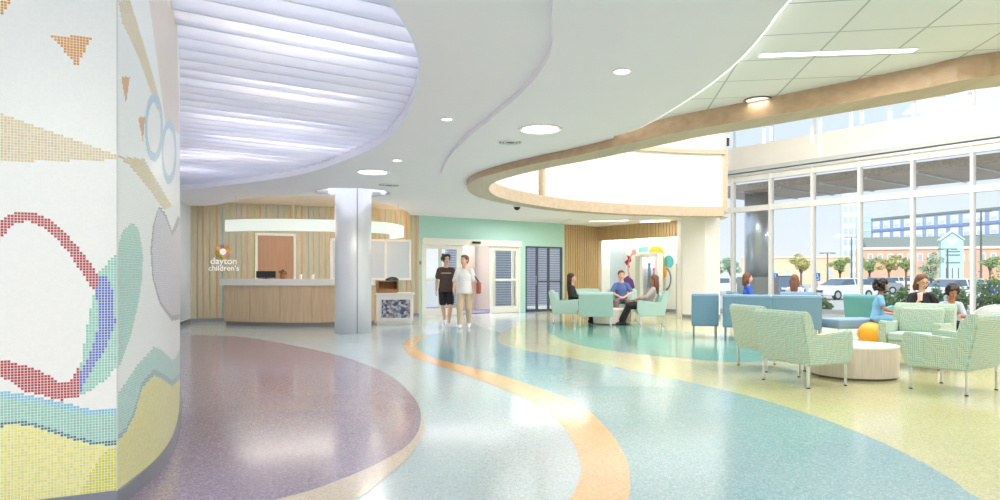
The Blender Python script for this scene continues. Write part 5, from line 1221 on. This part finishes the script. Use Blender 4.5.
# brick building
BB = Line(G(862, 112)[:2], G(1100, 102)[:2]); t = building('brick_building', 0, 'long low peach brick building with grey sloping roof', 0)
bm = bmesh.new(); BB.box(bm, 0, BB.L, GZ, 5.9, 0, 5); mesh_obj('wall', bm, M_brick, t)
bm = bmesh.new(); A_, B_ = BB.pt(.6, -.2, 5.9), BB.pt(BB.L, -.2, 5.9); nn = Vector((BB.n.x, BB.n.y, 0)); zz = Vector((0, 0, 1))
prism(bm, [A_, A_+nn*5.2, A_+nn*5.2+zz*.9, A_+nn*3+zz*1.8], B_-A_); mesh_obj('roof', bm, M_roofg, t)
bm = bmesh.new(); BB.box(bm, 0, BB.L, 5.5, 5.9, -.2, 0); mesh_obj('cornice', bm, mat('cream_trim', rgb(238, 222, 204), .7), t)
for a, b, c, d in wall_windows(None, BB, .5, BB.L, 3.1, 5.2, 22, 1, .55, .62):
    bm = bmesh.new(); BB.box(bm, a, b, c, d, -.08, 0); f = mesh_obj('window', bm, M_wframe, t); bm = bmesh.new(); BB.box(bm, a+.12, b-.12, c+.12, d-.12, -.12, -.08); mesh_obj('pane', bm, mat('pane_grey', rgb(176, 180, 190), .3), f)
# tan building
TN = Line(G(742, 126)[:2], G(850, 120)[:2]); t = building('tan_building', 0, 'long flat pale tan building behind the parked cars, left', 0)
bm = bmesh.new(); TN.box(bm, 0, TN.L, GZ, 4.4, 0, 5); mesh_obj('wall', bm, mat('tan_wall', rgb(238, 206, 176), .85, var=.05), t)
bm = bmesh.new(); TN.box(bm, -.1, TN.L+.1, 4.4, 4.7, -.15, 5); mesh_obj('roof', bm, mat('cream_trim', rgb(238, 222, 204), .7), t)
for a, b, c, d in wall_windows(None, TN, 2, TN.L-2, .6, 2.6, 6, 1, .3, .8):
    bm = bmesh.new(); TN.box(bm, a, b, c, d, -.08, 0); mesh_obj('window', bm, M_pgl, t)
# gabled entrance with emblem
GB = Line(G(941, 92)[:2], G(963.5, 91)[:2]); t = building('gabled_entrance', 0, 'pale green gabled entrance block with a heart emblem, before the brick building', 0)
w_ = GB.L; A_ = GB.pt(0, 0, 0); dd = Vector((GB.d.x, GB.d.y, 0)); nn = Vector((GB.n.x, GB.n.y, 0))
ez, az = zpx(241, 92), zpx(233, 92)
bm = bmesh.new(); prism(bm, [A_+dd*x+zz*z for x, z in ((0, GZ), (w_, GZ), (w_, ez), (w_/2, az), (0, ez))], nn*1.6); mesh_obj('wall', bm, mat('pale_green_cladding', rgb(186, 218, 212), .6), t)
bm = bmesh.new(); prism(bm, [A_-nn*.15+dd*x+zz*z for x, z in ((-.15, ez), (w_/2, az+.1), (w_+.15, ez), (w_+.15, ez+.2), (w_/2, az+.32), (-.15, ez+.2))], nn*1.8); mesh_obj('roof', bm, mat('pale_trim', rgb(214, 228, 224), .6), t)
bm = bmesh.new(); hc_ = A_+dd*w_*.5+zz*zpx(242, 92)-nn*.1
prism(bm, [hc_+dd*x*.55+zz*z*.55 for x, z in ((0, -1), (.9, 0), (1, .5), (.6, .85), (.2, .75), (0, .45), (-.2, .75), (-.6, .85), (-1, .5), (-.9, 0))], nn*.1); mesh_obj('heart_emblem', bm, mat('emblem_cream', rgb(252, 240, 214), .5, emit=(1, .95, .8), estr=.2), t)
for k, z in enumerate((251, 254.5, 262)):
    bm = bmesh.new(); GB.box(bm, w_*.2, w_*.85, zpx(z+1, 92), zpx(z, 92), -.08, 0); mesh_obj('window_band', bm, mat('band_slate', rgb(120, 140, 160), .5), t)
bm = bmesh.new(); GB.box(bm, .25, w_-.25, GZ, zpx(268, 92), -.1, 0); f = mesh_obj('door', bm, mat('door_glass_pale', rgb(196, 214, 222), .3), t)
for k in range(3): bm = bmesh.new(); x = .25+(w_-.5)*(k+.5)/3; GB.box(bm, x-.05, x+.05, GZ, zpx(268, 92), -.16, -.1); mesh_obj('mullion', bm, mat('slate_mullion', rgb(90, 104, 116), .5), f)
# light poles
def pole(px, y, Y, label, heads=1):
    c_ = G(px, Y); h_ = zpx(y, Y)-GZ; t = empty('street_lamp', c_, 0, label, 'street lamp')
    bm = bmesh.new(); cyl(bm, (0, 0, 0), (0, 0, h_), .14, .09, 10); mesh_obj('pole', bm, mat('pole_grey', rgb(112, 112, 114), .5, .3), t)
    bm = bmesh.new(); box(bm, (0, 0, h_), (1.5, .12, .1)); 
    mesh_obj('arm', bm, mat('pole_grey', rgb(112, 112, 114)), t)
    for s in (-1, 1): bm = bmesh.new(); box(bm, (s*.85, 0, h_-.02), (.6, .35, .14), bev=.03); mesh_obj('lamp_head', bm, mat('pole_grey', rgb(112, 112, 114)), t)
pole(827.5, 253, 100, 'grey lamp pole before the tan building, seen through the third window bay'); pole(851.5, 237, 104, 'grey lamp pole in front of the white tower'); pole(981, 211, 78, 'tallest grey lamp pole, in front of the blue block at right')
pole(947.5, 249, 84, 'short grey lamp pole in front of the gabled entrance')
# cars
def car(px, Y, rz, label, col, suv=False):
    c_ = G(px, Y); t = empty('car', c_, rz, label, 'car'); L2 = 2.25; W2 = .88; H_ = 1.62 if suv else 1.46
    paint = mat('car_paint_%d' % int(sum(col)*999), col, .25, .1, coat=.6)
    bm = bmesh.new(); prof = [(-L2, .35), (-L2-.02, .80), (-L2+.12, .98), (-1.25, 1.0), (-.1, 1.02), (1.15, .98), (2.1, .82), (L2, .62), (L2-.02, .32), (1.75, .28), (-1.8, .28)]
    prism(bm, [(x, -W2, z) for x, z in prof], (0, 2*W2, 0)); bmesh.ops.recalc_face_normals(bm, faces=bm.faces); bmesh.ops.bevel(bm, geom=bm.edges[:], offset=.05, segments=2, affect='EDGES'); mesh_obj('body', bm, paint, t)
    bm = bmesh.new(); xb = -L2+.15 if suv else -1.75
    lo = [(xb, .98), (1.2, .98)]; hi = [(xb+.35, H_-.04), (.35, H_-.04)]
    vs = [bm.verts.new(q) for q in ((xb, -W2+.06, .97), (1.22, -W2+.06, .97), (1.22, W2-.06, .97), (xb, W2-.06, .97), (xb+.35, -W2+.2, H_-.05), (.38, -W2+.2, H_-.05), (.38, W2-.2, H_-.05), (xb+.35, W2-.2, H_-.05))]
    for f in ((0, 1, 2, 3), (4, 7, 6, 5), (0, 4, 5, 1), (1, 5, 6, 2), (2, 6, 7, 3), (3, 7, 4, 0)): bm.faces.new([vs[i] for i in f])
    mesh_obj('windows', bm, mat('car_glass', rgb(96, 112, 128), .12, .2), t)
    bm = bmesh.new(); box(bm, ((xb+.35+.38)/2, 0, H_-.03), (.38-xb-.35+.1, 2*W2-.36, .07), bev=.03)
    for x in (xb+.55 if suv else -.85, -.25 if not suv else -.3):
        for s in (-1, 1): cyl(bm, (x, s*(W2-.05), .97), (x, s*(W2-.19), H_-.03), .04, seg=6)
    mesh_obj('roof', bm, paint, t)
    for x in (-1.35, 1.40):
        for s in (-1, 1):
            bm = bmesh.new(); cyl(bm, (x, s*(W2-.20), .33), (x, s*(W2+.01), .33), .33, seg=20); wh = mesh_obj('wheel', bm, mat('tyre', rgb(52, 52, 54), .8), t)
            bm = bmesh.new(); cyl(bm, (x, s*(W2), .33), (x, s*(W2+.02), .33), .2, seg=14); mesh_obj('rim', bm, M_chrome, wh)
    for s in (-1, 1):
        bm = bmesh.new(); box(bm, (L2-.07, s*.62, .70), (.16, .36, .14), bev=.03); mesh_obj('headlight', bm, mat('lamp_lens', rgb(230, 234, 236), .1), t)
    bm = bmesh.new(); box(bm, (L2-.01, 0, .58), (.05, .8, .16)); mesh_obj('grille', bm, mat('grille_dark', rgb(70, 72, 76), .5), t)
car(843, 46, PI+.35, 'white car parked nearest the glazing, angled nose to the left', rgb(238, 240, 242))
car(783, 50, -PI/2-.1, 'dark blue car parked facing the building, by the blue sign', rgb(78, 100, 140), True)
car(724, 56, PI, 'white car partly visible through the leftmost window bay', rgb(232, 234, 236))
car(872, 60, PI-.1, 'grey car parked behind and right of the nearest white car', rgb(150, 156, 164))
car(892, 74, PI+.1, 'small white car in the far row, left of two', rgb(236, 236, 238))
car(913, 78, PI, 'small silver car in the far row before the brick building', rgb(190, 194, 200), True)
car(953, 40, PI+.2, 'white car low behind the shrubs below the gabled entrance', rgb(240, 238, 234))
car(1016, 58, PI, 'dark grey car far right before the brick building', rgb(96, 100, 108))
# accessible parking signs
M_sgn = mat('sign_blue', rgb(40, 96, 180), .5)
def psign(px, y, Y, label):
    c_ = G(px, Y); h_ = zpx(y, Y)-GZ; t = empty('parking_sign', c_, 0, label, 'sign')
    bm = bmesh.new(); cyl(bm, (0, 0, 0), (0, 0, h_), .03, seg=8); mesh_obj('post', bm, mat('pole_grey', rgb(112, 112, 114)), t)
    bm = bmesh.new(); box(bm, (0, -.04, h_), (.40, .02, .52), bev=.008); mesh_obj('plate', bm, M_sgn, t)
    bm = bmesh.new(); ribbon(bm, [(.10*math.cos(a_*PI/8), .10*math.sin(a_*PI/8)) for a_ in range(8, 17)], -.03, 0, .01); bm.transform(Matrix.Translation((0, -.052, h_-.05)) @ Matrix.Rotation(PI/2, 4, 'X'))
    box(bm, (0, -.055, h_+.06), (.03, .01, .16)); sph(bm, (0, -.055, h_+.17), .03, seg=8); box(bm, (.03, -.055, h_-.0), (.1, .01, .03)); mesh_obj('symbol', bm, M_white, t)
psign(775, 277, 46, 'blue parking sign on a post beside the dark blue car'); psign(817, 277, 44, 'blue parking sign on a post at the nose of the nearest white car'); psign(991, 287, 26, 'blue sign standing among the tall shrubs at far right')
# trees and shrubs
def foliage(bm, cx, cy, cz, rx, ry, rz_, n, s):
    for _ in range(n):
        while True:
            x, y, z = [random.uniform(-1, 1) for _ in range(3)]; r = x*x+y*y+z*z
            if .15 < r < 1: break
        k = 1+.18*math.sin(5*x+cx)+.14*math.sin(7*z+cy); p = V3(cx+x*rx*k, cy+y*ry*k, cz+z*rz_*k)
        R = Matrix.Rotation(random.uniform(0, 2*PI), 3, 'Z') @ Matrix.Rotation(random.uniform(-1.2, 1.2), 3, 'X'); ss = s*random.uniform(.6, 1.3)
        vs = [bm.verts.new(p+R @ V3(*q)*ss) for q in ((-.5, 0, 0), (0, 0, -.32), (.5, 0, 0), (0, .05, .32))]; bm.faces.new(vs)
G1 = mat('leaf_green', rgb(148, 174, 112), .8, var=.35, scale=2); G2 = mat('leaf_olive', rgb(190, 188, 122), .8, var=.35, scale=2); G3 = mat('leaf_blue_green', rgb(158, 188, 156), .8, var=.3, scale=2); TR = mat('bark', rgb(120, 100, 84), .9)
def tree(px, ytop, ybase_cr, Y, wpx, m, label, cat='tree'):
    c_ = G(px, Y); zt = zpx(ytop, Y)-GZ; zb = zpx(ybase_cr, Y)-GZ; r = wpx/2*Y/FPX; t = empty('tree' if cat == 'tree' else 'shrub', c_, 0, label, cat)
    bm = bmesh.new(); cyl(bm, (0, 0, 0), (0, 0, (zb+zt)/2), .035*zt, .02*zt, 8)
    for k in range(4): a_ = k*1.7; cyl(bm, (0, 0, zb*.8), (r*.5*math.cos(a_), r*.5*math.sin(a_), (zb+zt)/2), .016*zt, .008*zt, 6)
    mesh_obj('trunk', bm, TR, t)
    bm = bmesh.new(); h_ = (zt-zb)/2; n = 520
    foliage(bm, 0, 0, zb+h_*.9, r*.66, r*.66, h_*.85, n, r*.2)
    for k in range(7): a_ = k*1.6+px; q_ = random.uniform(.5, .95); foliage(bm, r*q_*math.cos(a_), r*q_*math.sin(a_), zb+h_*random.uniform(.2, 1.9), r*.38, r*.38, h_*.32, n//6, r*.2)
    mesh_obj('crown', bm, m, t, recalc=False)
tree(731, 258, 274, 62, 20, G3, 'blue-green tree beyond the leftmost window bay'); tree(801, 255, 271, 72, 20, G2, 'olive green tree before the tan building, second window bay')
tree(840, 256, 272, 74, 19, G1, 'green tree between the lamp pole and the white tower'); tree(869.5, 257, 272, 66, 17, G1, 'green tree at the left end of the brick building')
tree(889, 256, 270, 68, 20, G2, 'olive tree before the brick building, left one of a close pair'); tree(906, 258, 270, 68, 15, G1, 'green tree before the brick building, right one of a close pair')
tree(931, 254, 278, 52, 20, G3, 'taller blue-green tree just left of the gabled entrance'); tree(990, 256, 268, 66, 18, G1, 'green tree right of the gabled entrance')
tree(715, 262, 273, 80, 16, G1, 'small distant green tree beside the white pillar edge')
def shrub(px, ytop, Y, wpx, m, label, s=.12, n=700):
    c_ = G(px, Y, GZ); zt = zpx(ytop, Y)-GZ; r = wpx/2*Y/FPX; t = empty('shrub', c_, 0, label, 'shrub')
    bm = bmesh.new(); foliage(bm, 0, 0, zt*.5, r, r*.8, zt*.52, n, s); mesh_obj('foliage', bm, m, t, recalc=False)
    bm = bmesh.new()
    for k in range(6): a_ = k; cyl(bm, (.1*math.cos(a_), .1*math.sin(a_), 0), (r*.5*math.cos(a_), r*.4*math.sin(a_), zt*.7), .015, .006, 5)
    mesh_obj('stem', bm, TR, t)
for a in [(822, 299, 26, 22, G1, 'low green shrub outside the glazing below the nearest white car'), (886, 292, 26, 16, G3, 'low blue-green shrub outside, between the girl and the mullion'), (901, 287, 25, 20, G1, 'green shrub outside, left of the woman in black'),
          (935, 285, 24.5, 16, G3, 'shrub outside, between the woman in black and the child'), (958, 286, 24, 18, G1, 'shrub outside, above the head of the child'), (977, 276, 24, 20, G3, 'tall feathery blue-green shrub outside, right of the thick mullion'), (994, 270, 23.5, 20, G1, 'tallest green shrub outside at the far right'), (870, 298, 27, 18, G1, 'low shrub outside behind the teal armchair')]: shrub(*a)
